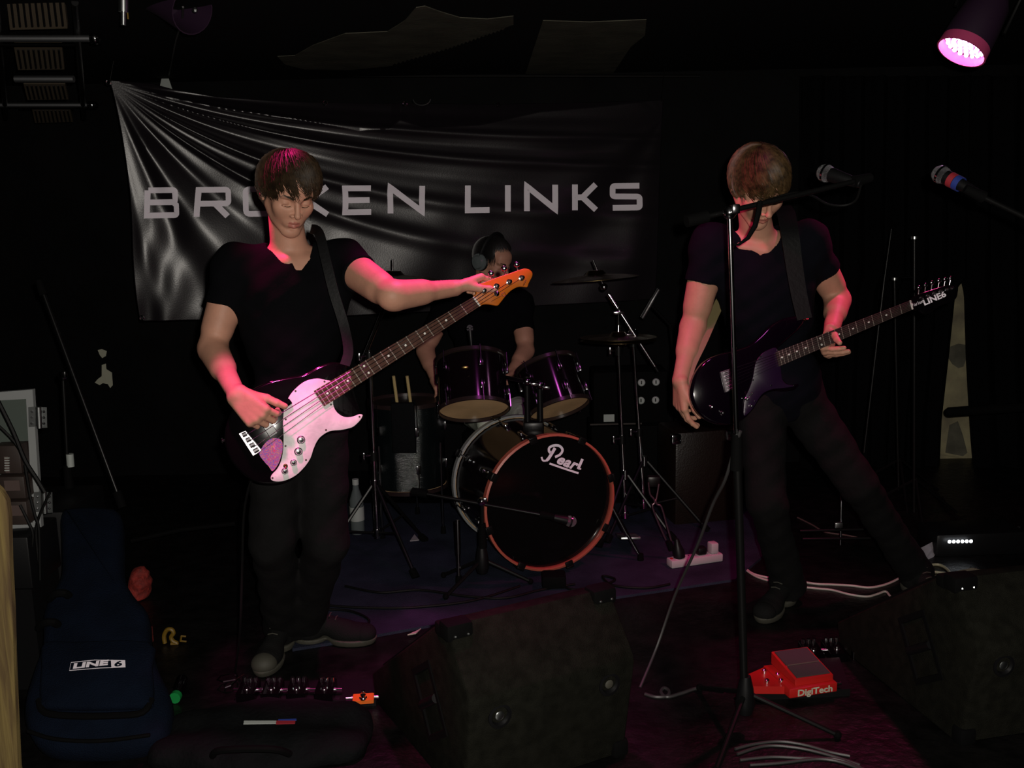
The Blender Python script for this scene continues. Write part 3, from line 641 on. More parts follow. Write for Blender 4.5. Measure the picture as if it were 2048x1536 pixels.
def hair(name, H, m, root, N, cover, crown=(.0, .055, .125), thick=.0016, off=.010, seed=1, swirl=.5, messy=.006, part=0, sweep=0, cap_cover=None, lift=0, clumps=0, radii=(.080, .101, .092)):
    """strands flowing from the crown over the skull; cover(az)->end polar angle in degrees, az 0 = face, +90 = head's +x side"""
    rnd = random.Random(seed); c0 = V((0, .012, .030)); rad = V(radii); cr = (V(crown)-c0).normalized(); fwd = V((0, -1, 0)); u = (fwd-cr*fwd.dot(cr)).normalized(); v = u.cross(cr)
    v = v if v.x > 0 else -v
    def surf(th, az, o):
        d = cr*math.cos(th)+(u*math.cos(az)+v*math.sin(az))*math.sin(th); k = 1/math.sqrt((d.x/rad.x)**2+(d.y/rad.y)**2+(d.z/rad.z)**2)
        return c0+d*(k+o)
    g = G()
    for i in range(N):
        az = rnd.uniform(-PI, PI); e = math.radians(cover(math.degrees(az))*rnd.uniform(.86, 1.06)); conv = 0
        if clumps:
            ci = round(az/(2*PI)*clumps); r3 = random.Random(ci*7+seed); az_c = (ci+r3.uniform(-.3, .3))*2*PI/clumps; e = math.radians(cover(math.degrees(az_c)))*r3.uniform(.88, 1.10)*rnd.uniform(.93, 1.03); conv = (az_c-az)*.85; cl_l = r3.uniform(-.2, .2)
        t0 = rnd.uniform(0, .80)*e if rnd.random() < .75 else rnd.uniform(0, .3); o1 = off*rnd.uniform(.3, 1.0); ph = rnd.uniform(0, 6.28); pts = []; n = 9
        for j in range(n):
            f = j/(n-1); th = t0+(e-t0)*f; a = az+(conv*f**1.6+cl_l*f*f if clumps else 0)+swirl*.25*math.sin(th*1.1)+sweep*f*f*(1 if abs(az) < 1.7 else .3)+messy*8*math.sin(ph+f*3)*f
            o = .003+o1*math.sin(min(1, f*1.4)*PI/2)+messy*.5*math.sin(ph*2+f*4)*f+lift*math.sin(f*PI)*rnd.uniform(0, 1)
            pts.append(H @ surf(th, a, o))
        sc = H.to_scale().x; r = [thick*sc*rnd.uniform(.7, 1.2)*(1-.75*(j/(n-1))**2) for j in range(n)]; g.tube(pts, r, 3)
    # under layer that closes the gaps
    A, B = 56, 18; vs = []; fs = []
    for i in range(A):
        az = -PI+2*PI*i/A; e = math.radians((cap_cover or cover)(math.degrees(az))*(.88+.04*math.sin(i*2.7)))
        for j in range(B+1): th = e*j/B; vs.append(H @ surf(th, az+swirl*.25*math.sin(th*1.1), .0045*(1 if j < B-1 else .2)))
    for i in range(A):
        for j in range(B): a = i*(B+1)+j; b = ((i+1) % A)*(B+1)+j; fs.append((a, b, b+1, a+1))
    g.add(vs, fs); return obj(name, g, m, root)
def brows(H, m, root):
    rnd = random.Random(5)
    for x in (-1, 1):
        g = G()
        for i in range(90):
            f = rnd.random(); a = V((x*(.014+.034*f), -.0985+.018*f*f+.004*f, .021+.006*math.sin(f*2.6)+rnd.uniform(-.003, .003))); b = a+V((x*.007, .0025*f, .002-.004*f)); g.tube([H @ a, H @ b], .0009, 3)
        obj('eyebrow', g, m, root)
        g = G().tube([H @ V((x*(.018+.027*f), -.0885+.010*f*f, -.0065-.0030*math.sin(f*PI))) for f in (0, .2, .4, .6, .8, 1)], .0012, 4)
        obj('eyelash_line', g, m, root)
def torso(s, P, g=0.0, k=.03, lean=0):
    nb, pv, a, b = [V(P[q]) for q in ('nb', 'pv', 'sa', 'sb')]; up = (nb-pv).normalized(); rt = (b-a); rt = (rt-up*rt.dot(up)).normalized(); fw = rt.cross(up); R = MX((rt, -fw, up)).transposed(); w = (b-a).length
    L = (nb-pv).length; mid = pv.lerp(nb, .5)
    s.ell(nb-up*.19-fw*.0, (w*.44+g, .112+g, .19+g), R, k); s.ell(mid, (w*.40+g, .100+g, .19+g), R, k); s.ell(pv+up*.02, (w*.405+g, .106+g, .15+g), R, k)
    for q in (a, b):
        s.cap(nb-up*.02+(q-nb)*.25, q-up*.004, .042+g, .046+g, k); s.cap(q, q.lerp(pv.lerp(nb, .45), .42), .049+g, .072+g, k)
    return R, rt, up, fw
def person_build(P):
    root = empty('person', P['foot'], P['label'], 'person')
    s = SDF(); R, rt, up, fw = torso(s, P)
    H = P['H']; nk = H @ V((0, .030, -.050)); s.cap(V(P['nb'])-up*.04, nk, .056, .050, k=.03); s.cap(V(P['nb'])-up*.01-fw*.01, H @ V((0, -.005, -.07)), .05, .04, k=.02)
    # collar bones and throat
    for q in ('sa', 'sb'): s.cap(V(P['nb'])+fw*.062-up*.035, V(P[q])+fw*.03+up*.02, .012, .014, k=.03)
    head_sdf(s, H)
    boxes = []
    for q, d in (('a', P['HA']), ('b', P['HB'])):
        sh, el, wr = [V(P[x+q]) for x in ('s', 'e', 'w')]; ar = P.get('arm', 1)
        s.cap(sh, el, .053*ar, .040*ar, k=.03); s.cap(sh.lerp(el, .3), sh.lerp(el, .75), .049*ar, .044*ar, k=.03)
        s.cap(el, wr, .040*ar, .0265*ar, k=.02); s.cap(el.lerp(wr, .08), el.lerp(wr, .45), .044*ar, .038*ar, k=.02)
        if d: boxes.append(hand(s, wr, *d[0], **d[1]))
    hc = H @ V((0, -.01, -.005)); hr = .165*H.to_scale().x; hb = (np.array(hc)-hr, np.array(hc)+hr)
    parts = [s.mesh(.006, excl=[hb]+boxes), s.mesh(.0026, *hb)]
    for bx in boxes: parts.append(s.mesh(.0024, *bx))
    Hi = H.inverted(); Hn = np.array(Hi)
    def pick(c):
        l = c @ Hn[:3, :3].T + Hn[:3, 3]
        up_ = (np.abs(l[:, 0]) < .0180) & (l[:, 1] < -.083) & (l[:, 2] > -.0785+.35*np.abs(l[:, 0])) & (l[:, 2] < -.0522-.26*np.abs(l[:, 0]))
        return up_.astype(int)
    sobj('body', parts, K['skin'], root, mats=[P.get('skin', K['skin']), K['lip']], pick=pick)
    # shirt
    t = SDF(); torso(t, P, .016, .035)
    for q, fr in (('a', P.get('sla', .62)), ('b', P.get('slb', .62))):
        sh, el = V(P['s'+q]), V(P['e'+q]); e = sh.lerp(el, fr); t.cap(sh-(el-sh)*.02, e, .064, .061, k=.035, flat=True)
    t.fold = (.0026, 46)
    for poly in P['neck']:
        pl = [at(x, y, V(P['nb']).y) for x, y in poly]; c = sum(pl, V())/len(pl); planes = []
        for i in range(len(pl)):
            a, b = pl[i], pl[(i+1) % len(pl)]; ed = b-a; n = ed.cross(V((a-C0)).normalized()); n = n if n.dot(a-c) > 0 else -n; planes.append((a, n))
        planes.append((V(P['nb'])+V((0, P.get('nback', .0), 0)), (0, 1, 0)))
        A = np.array([list(p) for p in pl]); t.conv(planes, A.min(0)-[.06, .3, .06], A.max(0)+[.06, .12, .06], k=.004)
    t.cap(V(P['nb'])-up*.005, V(P['nb'])+up*.2, P.get('nh', .068), P.get('nh', .068)+.01, k=.006, sub=True)
    t.cut(V(P['pv'])-up*P.get('hem', .10), -up)
    sobj('shirt', [t.mesh(.005)], P['tee'], root)
    # trousers
    t = SDF(); pv = V(P['pv']); Rr = R
    t.ell(pv-up*.01, (.160, .112, .12), Rr, .03)
    for q in 'ab':
        h, kn, an = [V(P[x+q]) for x in ('h', 'k', 'an')]; sl = P.get('slim', 1)
        t.cap(h, kn, .094*sl, .072*sl, k=.035); t.cap(kn, an+(kn-an).normalized()*.02, .070*sl, .064*sl, k=.03); t.cap(an+(kn-an).normalized()*.1, an-(kn-an).normalized()*.055, .063*sl, .074*sl, k=.02, flat=True)
    t.fold = (.0032, 38); t.cut(pv+up*.10, up)
    sobj('trousers', [t.mesh(.0065)], P['jean'], root)
    # shoes
    for q in 'ab':
        if ('toe'+q) not in P: continue
        an, toe = V(P['an'+q]), V(P['toe'+q]); d = toe-an; d.z = 0; d.normalize(); he = V((an.x, an.y, RZ))-d*.035; z0 = P.get('fz', RZ); sd = V((-d.y, d.x, 0)); Rf = MX((d, sd, V((0, 0, 1)))).transposed()
        t = SDF(); t.ell(he+d*.04+V((0, 0, .045)), (.055, .040, .052), Rf, .02); t.ell(he+d*.20+V((0, 0, .028)), (.085, .048, .038), Rf, .03); t.cap(he+d*.06+V((0, 0, .07)), he+d*.17+V((0, 0, .045)), .038, .034, k=.02); t.cap(he+d*.04+V((0, 0, .05)), an, .045, .046, k=.02)
        t.cut((0, 0, z0+.022), (0, 0, -1)); so = sobj('shoe', [t.mesh(.005)], K['canvas_black'], root)
        t = SDF(); t.ell(he+d*.04+V((0, 0, .02)), (.060, .043, .06), Rf, .02); t.ell(he+d*.20+V((0, 0, .02)), (.093, .052, .06), Rf, .03); t.cut((0, 0, z0+.026), (0, 0, 1)); t.cut((0, 0, z0), (0, 0, -1))
        sobj('sole', [t.mesh(.005)], K['rubber_white'], so)
        t = SDF(); t.ell(he+d*.245+V((0, 0, .026)), (.045, .045, .036), Rf, .01); t.cut((0, 0, z0+.024), (0, 0, -1)); t.cut(he+d*.235, -d); sobj('toe_cap', [t.mesh(.004)], K['rubber_white'] if P.get('cap') == q else K['canvas_black'], so)
        g = G()
        for i in range(5):
            c = he+d*(.10+.022*i)+V((0, 0, .112-.013*i)); g.tube([c-sd*.018, c+V((0, 0, .004)), c+sd*.018], .0022, 5)
        obj('laces', g, K['rubber_white'], so)
    return root, H
# ------------------------------------------------------------------ bassist
fa = fl(556, 1318); fb = fl(628, 1285)
HB = head_matrix(at(577, 384, 3.14), 30, 25, 4, .99)
BAS = dict(foot=fl(590, 1310), label='man with shaggy dark hair in a black short-sleeved top, playing the white-fronted bass', H=HB,
  nb=at(580, 500, 3.20), pv=at(590, 835, 3.22), sa=at(472, 534, 3.20), sb=at(688, 525, 3.24), ea=at(424, 695, 3.14), wa=at(474, 790, 2.895), eb=at(783, 592, 3.02), wb=at(910, 576, 3.19),
  HA=((at(556, 872, 2.85)-at(474, 790, 2.895), (.15, 1, -.15), (.6, .15, .8), (48, 52, 56, 58)), dict(k=1.08, thumb=(.55, .8, .3))),
  HB=((at(960, 556, 3.26)-at(910, 576, 3.19), (.75, .35, -.75), (.1, -1, .2), ((35, 75, 40), (50, 75, 45), (60, 80, 50), (65, 85, 50))), dict(k=1.02, thumb=(.5, .75, .55))),
  ka=at(545, 1085, 3.14), kb=at(652, 1085, 3.2), ha=at(555, 868, 3.22), hb=at(640, 868, 3.24), ana=fa+V((0, .10, .10)), anb=fb+V((-.02, 0, .10)), toea=fa+V((-.02, -.1, 0)), toeb=fb+V((.4, -.02, 0)),
  neck=[[(520, 430), (545, 476), (567, 487), (620, 470), (625, 420), (560, 400)], [(566, 484), (591, 540), (603, 541), (618, 520), (625, 495), (624, 460), (580, 460)]], tee=K['tee_black'], jean=K['denim'], sla=.50, slb=.36, fz=0, slim=1.0, cap='a', nh=.073)

bas, _ = person_build(BAS)
def cov_b(a):
    a = abs(a); base = 112 if a < 40 else (112+(a-40)*.12 if a < 100 else 119+(a-100)*.45)
    return base
hair('hair', HB, K['hair_dark'], bas, 2600, cov_b, off=.015, seed=3, messy=.010, swirl=.4, sweep=.30, lift=.008, clumps=46, radii=(.077, .099, .094), cap_cover=lambda a: cov_b(a)-(16 if abs(a) < 60 else 4))
brows(HB, K['hair_dark'], bas)
# ------------------------------------------------------------------ guitarist
fa = fl(1578, 1222); fb = fl(1846, 1190)
HG = head_matrix(at(1516, 370, 3.36), 12, 42, -4, 1.04)
GUI = dict(foot=fl(1690, 1215), label='man with swept brown fringe and bowed head in V-neck T-shirt playing the dark guitar', H=HG,
  nb=at(1516, 472, 3.50), pv=at(1560, 778, 3.66), sa=at(1422, 490, 3.50), sb=at(1616, 484, 3.54), ea=at(1387, 650, 3.52), wa=at(1360, 762, 3.38), eb=at(1676, 598, 3.66), wb=at(1663, 662, 3.42),
  HA=((V((.05, -.02, -1)), (.9, .25, 0), (.35, -1, 0), (18, 24, 30, 34)), dict(k=1.06, thumb=(.55, .75, .2))),
  HB=((at(1652, 700, 3.37)-at(1663, 655, 3.42), (1, -.55, .3), (.35, -1, 0), ((80, 12, 8), (84, 10, 8), (88, 12, 8), (90, 15, 8))), dict(k=1.0, thumb=(.6, .5, .7))),
  ha=at(1520, 800, 3.64), hb=at(1600, 800, 3.68), ka=at(1534, 1005, 3.58), kb=at(1715, 965, 3.64), ana=fa+V((.01, .08, .10)), anb=fb+V((-.03, .04, .10)), toea=fa+V((-.16, -.14, 0)), toeb=fb+V((.05, -.3, 0)),
  neck=[[(1462, 420), (1466, 448), (1521, 512), (1562, 448), (1564, 420)]], tee=K['tee_navy'], jean=K['denim'], sla=.46, slb=.50, fz=0, slim=.98, nback=.0, nh=.078)
gui, _ = person_build(GUI)
def cov_g(a):
    b = abs(a)
    if b < 60: return 113+a*.03
    return 110+(b-60)*.2 if b < 110 else 130
hair('hair', HG, K['hair_brown'], gui, 3400, cov_g, off=.013, thick=.0019, seed=9, clumps=80, messy=.004, swirl=.6, sweep=.55)
brows(HG, K['hair_brown'], gui)
# ------------------------------------------------------------------ drummer
HD = head_matrix(at(985, 522, 5.2), 52, 26, -4, 1.0)
DRU = dict(foot=V((at(985, 820, 5.1).x, 5.0, RZ)), label='man seated behind the drum kit wearing large headphones, looking down', H=HD,
  nb=at(966, 578, 5.32), pv=at(985, 812, 5.42), sa=at(893, 606, 5.32), sb=at(1040, 606, 5.36), ea=at(850, 700, 5.18), wa=at(872, 762, 5.0), eb=at(1052, 700, 5.22), wb=at(1022, 745, 5.02),
  HA=((V((.35, -.8, -.3)), (0, -.2, -1), (1, 0, 0), (40, 45, 45, 45)), {}), HB=((V((-.5, -.8, -.1)), (0, -.2, -1), (-1, 0, 0), (40, 45, 45, 45)), {}),
  ha=at(955, 825, 5.38), hb=at(1030, 825, 5.38), ka=at(985, 850, 4.98), kb=at(1062, 846, 4.98), ana=V((at(1000, 845, 4.98).x, 4.95, .11)), anb=V((at(1080, 838, 4.98).x+.0, 4.95, .11)), toea=V((at(1000, 845, 4.9).x, 4.7, 0)), toeb=V((at(1090, 845, 4.9).x, 4.7, 0)),
  neck=[[(945, 560), (990, 600), (1010, 560)]], tee=K['tee_black'], jean=K['pale_cloth'], sla=.6, slb=.6, hem=.06, skin=None)
del DRU['skin']
dru, _ = person_build(DRU)
hair('hair', HD, K['hair_black'], dru, 900, lambda a: 78 if abs(a) < 50 else 118, off=.010, thick=.002, seed=4, messy=.003, cap_cover=lambda a: 76 if abs(a) < 50 else 112)
brows(HD, K['hair_black'], dru)
hp = empty('headphones', HD @ V((0, 0, 0)), 'large dark over-ear headphones with silver ear shells worn by the drummer', 'headphones')
for x in (-1, 1):
    obj('ear_cup', G().lathe(HD @ V((x*.082, .012, .0)), (HD.to_3x3() @ V((x, 0, 0))), [(0, .0), (0, .040), (.012, .045), (.020, .043), (.022, .036), (.034, .030), (.038, .0)], 20), K['ear_grey'], hp)
    obj('cushion', G().lathe(HD @ V((x*.074, .012, .0)), (HD.to_3x3() @ V((x, 0, 0))), [(0, .02), (0, .040), (.008, .048), (.016, .040), (.016, .02)], 20), K['black_plastic'], hp)
obj('headband', G().tube([HD @ V((.098*math.cos(a), .012+.01*math.sin(a), .005+.140*math.sin(a))) for a in np.linspace(0, PI, 16)], .009, 8), K['black_plastic'], hp)
# drum stool
cs = V((at(985, 820, 5.42).x, 5.42, 0)); st = empty('drum_stool', cs, 'round padded black drum stool under the seated drummer', 'stool')
zt = at(985, 812, 5.42).z-.13
obj('seat', G().lathe(cs+V((0, 0, zt-.08)), (0, 0, 1), [(0, 0), (0, .15), (.02, .17), (.06, .17), (.08, .15), (.08, 0)], 24), K['black_plastic'], st)
obj('column', G().cyl(cs+V((0, 0, .12)), cs+V((0, 0, zt-.07)), .014), K['chrome_dull'], st)
for a in (.5, 2.6, 4.7): obj('leg', G().cyl(cs+V((0, 0, .2)), cs+V((.2*math.cos(a), .2*math.sin(a), RZ+.01)), .01), K['chrome_dull'], st)
# ================================================================== guitars
def lerp2(a, b, t): return (a[0]+(b[0]-a[0])*t, a[1]+(b[1]-a[1])*t)
def make_guitar(sp):
    PL = sp['plane']; n = PL.n; root = empty(sp['name'], PL(*sp['centre']), sp['label'], sp['cat'])
    body = smooth_pts([V((x, y, 0)) for x, y in sp['body']], 4, True)
    ob = obj('body', G().prism([PL(p.x, p.y) for p in body], -n*.042, bev=.008), sp['m_body'], root, ngon=True)
    gd = smooth_pts([V((x, y, 0)) for x, y in sp['guard']], 4, True)
    o = obj('pickguard', G().prism([PL(p.x, p.y, .0005) for p in gd], n*.0035, bev=.001), sp['m_guard'], root, ngon=True)
    for x, y in sp['screws']: obj('screw', G().lathe(PL(x, y, .004), n, [(0, .0032), (.001, .0028), (.0015, 0)], 8), sp.get('m_screw', K['ink']), root)
    f0, f1, n1, n0 = sp['fret']    # board end upper, lower, nut lower, nut upper
    c = [PL(*q, .005) for q in (f0, f1, n1, n0)]
    ne0, ne1 = PL(*f0, -.002), PL(*f1, -.002); nn0, nn1 = PL(*n0, -.002), PL(*n1, -.002)
    prof = lambda a, b: [a, a-n*.010+(b-a)*.06, a-n*.018+(b-a)*.25, a-n*.021+(b-a)*.5, a-n*.018+(b-a)*.75, a-n*.010+(b-a)*.94, b]
    A = prof(ne0+n*.007, ne1+n*.007); B = prof(nn0+n*.007, nn1+n*.007); k = len(A)
    obj('neck', G().add(A+B, [(i, i+1, k+i+1, k+i) for i in range(k-1)]+[(k-1, 0, k, 2*k-1), tuple(range(k))[::-1], tuple(range(k, 2*k))]), sp['m_neck'], root)
    fb = obj('fretboard', G().prism(c, n*.006), sp['m_board'], root, smooth=False)
    off = .0112; br = sp['bridge_line']; bm_ = ((br[0][0]+br[1][0])/2, (br[0][1]+br[1][1])/2); nm = lerp2(n0, n1, .5); em = lerp2(f0, f1, .5)
    L = math.dist(nm, bm_); Lb = math.dist(nm, em); r = sp.get('fr', .0013)
    for i in range(1, 25):
        d = L*(1-2**(-i/12))/Lb
        if d > .995: break
        obj('fret', G().tube([PL(*lerp2(n0, f0, d), off), PL(*lerp2(n1, f1, d), off)], r, 5), sp['m_fret'], fb)
    for i in (3, 5, 7, 9, 12, 15, 17, 19, 21):
        d = (L*(1-2**(-(i-.5)/12))-L*0)/Lb
        if d > .97: break
        for v in ((.5,) if i != 12 else (.25, .75)):
            p = PL(*lerp2(lerp2(n0, f0, d), lerp2(n1, f1, d), v), off); obj('inlay_dot', G().lathe(p, n, [(-.0005, .0036), (.0007, .0036), (.0008, 0)], 10), K['pearl_dot'], fb)
    obj('nut', G().cyl(PL(*n0, .012), PL(*n1, .012), .0032, seg=6), K['pearl_dot'], root)
    hs = smooth_pts([V((x, y, 0)) for x, y in sp['head']], 3, True) if sp.get('hs_smooth', True) else [V((x, y, 0)) for x, y in sp['head']]
    obj('headstock', G().prism([PL(p.x, p.y, .003) for p in hs], -n*.016, bev=.002), sp['m_head'], root, ngon=True)
    m = len(sp['posts']); posts = []
    for i, (x, y) in enumerate(sp['posts']):
        p = PL(x, y, .003); s_ = sp.get('ps', 1)
        t = obj('tuner', G().lathe(p, n, [(0, .0085*s_), (.002, .0085*s_), (.003, .0052*s_), (.012, .005*s_), (.014, .006*s_), (.018, .0058*s_), (.019, 0)], 14), K['chrome'], root); posts.append(p+n*.012)
        q = PL(*sp['pegs'][i], -.010); a = p-n*.020
        obj('peg', G().cyl(a, q, .0032*s_).ball(q+(q-a).normalized()*.006, .0095*s_, 12, (1, .45, 1)), K['chrome_dull'], t)
    for i in range(m):
        v = .12+.76*i/(m-1); b = PL(*lerp2(br[0], br[1], .06+.88*i/(m-1)), .016); a = PL(*lerp2(n0, n1, v), .0165); e = PL(*lerp2(f0, f1, v), .0185)
        pt = posts[sp['order'][i]]
        obj('string', G().tube([b, e, a, pt], sp['sr'][i], 5), K['chrome_dull'], root)
    q = [PL(*z, .0) for z in sp['bridge']]; bo = obj('bridge', G().prism(q, n*.006, bev=.001), K['bridge_metal'], root)
    for i in range(m):
        u = (i+.5)/m; a = q[1].lerp(q[2], u).lerp(q[0].lerp(q[3], u), .18); b = a.lerp(q[0].lerp(q[3], u), .62)
        obj('saddle', G().cyl(a+n*.011, b+n*.010, (q[1]-q[2]).length/m*.36, seg=8), K['bridge_metal'], bo)
    for x, y, rr in sp['knobs']:
        obj('knob', G().lathe(PL(x, y, .004), n, [(0, rr), (.003, rr), (.004, rr*.82), (.014, rr*.78), (.017, rr*.6), (.018, 0)], 16), K['chrome'], root)
    return root, PL
a_, b_ = at(580, 900, 2.95), at(1010, 580, 3.22)
nb_ = (b_-a_).cross(V((0, .20, 1))); nb_ = nb_ if nb_.y < 0 else -nb_
bass, BPL = make_guitar(dict(name='bass_guitar', plane=Plane(a_, nb_), centre=(580, 965), cat='bass guitar', label='glossy black bass guitar with big white swirl pickguard and amber headstock held by shaggy-haired man',
  body=[(727, 829), (722, 846), (704, 858), (682, 864), (662, 866), (646, 874), (636, 886), (628, 902), (621, 920), (609, 938), (590, 956), (566, 967), (540, 970), (512, 966), (487, 950), (464, 925), (451, 893), (450, 862), (460, 828), (478, 800), (505, 778), (540, 762), (575, 754), (608, 748), (636, 733), (664, 724), (690, 727), (696, 734), (682, 744), (662, 754), (650, 766), (655, 785), (664, 805), (672, 824), (690, 834), (708, 832)],
  guard=[(634, 757), (651, 760), (663, 764), (668, 785), (666, 804), (669, 817), (677, 827.5), (690, 834), (705.5, 833), (718, 828.5), (725, 830), (722, 838), (714, 847), (703, 855), (682, 860), (661, 862), (645.6, 870), (635, 881), (627, 898), (621, 916), (609, 934), (591, 951), (570, 961), (552, 963), (542, 959), (543, 950), (554.5, 937), (562, 921), (566, 900), (567, 874), (566, 848), (567.5, 822), (572.7, 804), (583, 786), (599, 770), (614, 761)],
  screws=[(649, 763), (591, 782), (571.5, 838.6), (652, 860), (612, 920), (571, 892), (545, 956), (719, 833.5), (662, 809)],
  fret=((627.4, 782), (648, 813), (960, 612), (946.6, 593.8)), bridge_line=((488, 868), (517, 909)), bridge=[(477, 867), (491, 861), (524, 901), (506, 912)],
  head=[(947, 594), (952.6, 587), (951.6, 576), (957, 569), (975, 562), (996.7, 554), (1018, 547), (1039.6, 539.5), (1050, 537), (1059, 539), (1065, 545.5), (1064.5, 553), (1061, 560), (1057.5, 567), (1054.7, 574), (1047, 573.5), (1037.5, 573.5), (1029, 577), (1020, 583), (1010.6, 593), (1003, 602.7), (995.6, 611), (986, 610), (975, 608.5), (964.5, 609.5), (959.6, 612)],
  posts=[(967, 581.8), (992.6, 572.6), (1018, 564), (1043, 556)], pegs=[(958, 563), (983, 551), (1009, 541), (1034, 533)], order=[0, 1, 2, 3], ps=1.1,
  sr=[.0016, .0013, .0011, .0009], knobs=[(602, 879.6, .0125), (596.7, 903, .0125), (587, 925, .010), (569.6, 942, .010)], m_body=K['gloss_black'], m_guard=K['guard_white'], m_neck=K['maple_back'], m_board=K['rosewood'], m_head=K['amber'], m_fret=K['fret'], fr=.0015))
nB = BPL.n
obj('string_tree', G().lathe(BPL(993, 587.5, .003), nB, [(0, .009), (.003, .009), (.006, .004), (.008, 0)], 12), K['chrome'], bass)
obj('jack_socket', G().lathe(BPL(571, 932, .004), nB, [(0, .007), (.003, .007), (.004, .004), (.002, 0)], 12), K['brass'], bass)
obj('thumb_rest', G().tube([BPL(551, 822, .012), BPL(567, 812, .014), BPL(581, 802, .012)], .010, 8), K['gloss_black'], bass)
obj('pickup', G().prism([BPL(*p, .001) for p in [(516, 838), (533, 829), (556, 866), (540, 876)]], nB*.012, bev=.002), K['gloss_black'], bass)
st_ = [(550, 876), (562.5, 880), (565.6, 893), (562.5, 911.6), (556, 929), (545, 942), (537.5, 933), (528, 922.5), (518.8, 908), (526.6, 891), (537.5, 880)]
obj('reflection_patch', G().prism([BPL(p.x, p.y, .0004) for p in smooth_pts([V((x, y, 0)) for x, y in st_], 3, True)], nB*.0008), K['led_reflection'], bass, label='multicoloured painted reflection of the LED spotlight', ngon=True)  # thin patch on the body, a painted reflection of the LED spotlight
obj('strap_button', G().lathe(BPL(452, 880, -.02), V((-1, 0, -.2)), [(0, .004), (.008, .004), (.009, .008), (.012, .008), (.013, 0)], 10), K['chrome'], bass)
g = G()   # faded signature-like marks on the headstock
for (x0, y0), L_, am in (((983, 603), 26, 1.2), ((1047, 571), 12, 1.6)):
    g = G()
    dx, dy = (.84, -.5) if L_ > 20 else (.4, -.9)
    pts = [BPL(x0+dx*L_*i/28+am*math.sin(i*1.9)*dy, y0+dy*L_*i/28+am*math.cos(i*1.3)*dx, .0042) for i in range(29)]; g.tube(pts, .0006, 4); obj('headstock_script', g, K['ink'], bass)
g = G(); p0 = [BPL(x, y, .0042) for x, y in ((1003, 588), (1009, 585), (1012, 590), (1006, 593))]; g.tube(p0, .0010, 4, closed=True)
obj('headstock_emblem', g, K['ink'], bass)
# electric guitar
a_, b_ = at(1500, 745, 3.30), at(1850, 600, 3.42); nb_ = (b_-a_).cross(V((0, .22, 1))); nb_ = nb_ if nb_.y < 0 else -nb_
gtr, GPL = make_guitar(dict(name='electric_guitar', plane=Plane(a_, nb_), centre=(1440, 849), cat='guitar', label='glossy dark purple-black electric guitar with black headstock held by the bowed brown-haired man',
  body=[(1609, 640), (1600, 657), (1584, 672), (1566, 688), (1556, 700), (1560, 725), (1563, 738), (1566, 756), (1577, 768), (1590, 769), (1599, 768), (1594, 777), (1576, 781), (1556, 780), (1538, 784), (1522, 797), (1505, 822), (1484, 841), (1452, 850), (1421, 843), (1396, 823), (1383, 789), (1391, 750), (1412, 722), (1440, 708), (1472, 700), (1500, 690), (1522, 672), (1542, 652), (1568, 637), (1592, 632)],
  guard=[(1554, 698), (1536, 700), (1522, 709), (1511, 725), (1507, 745), (1503, 763), (1496, 782), (1489, 798), (1487, 830), (1497, 826), (1508, 812), (1519, 794), (1530, 784), (1547, 778), (1568, 776), (1588, 772), (1572, 768), (1564, 758), (1561, 738)],
  screws=[(1555, 700), (1521, 713), (1511, 722), (1506, 760), (1490, 797), (1510, 802), (1542, 771), (1588, 771)], m_screw=K['chrome'],
  fret=((1550.7, 704.4), (1557, 733), (1825, 618.7), (1820.5, 601)), bridge_line=((1444, 742), (1456, 780)), bridge=[(1439.6, 744), (1458.7, 737.7), (1466, 779), (1450, 785)],
  head=[(1820.5, 601), (1839.5, 588), (1865, 579), (1885, 573), (1900, 570), (1915.7, 572.7), (1916, 585), (1913, 596), (1903, 604.4), (1880, 612), (1862, 626), (1848, 628), (1838, 620), (1826.8, 620)],
  posts=[(1842, 596), (1855, 591), (1868, 586), (1881, 582), (1893, 579), (1903, 577)], pegs=[(1838, 579), (1851, 574), (1864, 569), (1878, 565), (1890, 562), (1901, 560)], order=[0, 1, 2, 3, 4, 5], ps=.8,
  sr=[.0010, .0009, .0007, .0006, .0005, .0005], knobs=[(1422, 814, .006), (1444, 826, .008), (1493, 798, .006), (1501, 812, .006)], m_body=K['gloss_purple'], m_guard=K['guard_black'], m_neck=K['rosewood_dark'], m_board=K['rosewood_dark'], m_head=K['gloss_black'], m_fret=K['fret'], fr=.0007))
xd = (GPL(1880, 585)-GPL(1840, 602)); yd = GPL(1850, 560)-GPL(1860, 600)
obj('headstock_lettering', text(text(G(), 'LINE6', .028, GPL(1869, 597, .0045), xd, yd, 1.25, bold=.0008), 'Variax', .017, GPL(1834, 607, .0045), xd, yd, 1.1), K['print_white'], gtr, smooth=False)
obj('selector_lever', G().cyl(GPL(1496, 800, .004), GPL(1504, 786, .02), .002).ball(GPL(1504, 786, .02), .004), K['chrome'], gtr)
obj('strap_button', G().lathe(GPL(1609, 640, -.02), V((.3, -.6, .7)), [(0, .004), (.008, .004), (.009, .009), (.013, .009), (.014, 0)], 10), K['brass'], gtr)
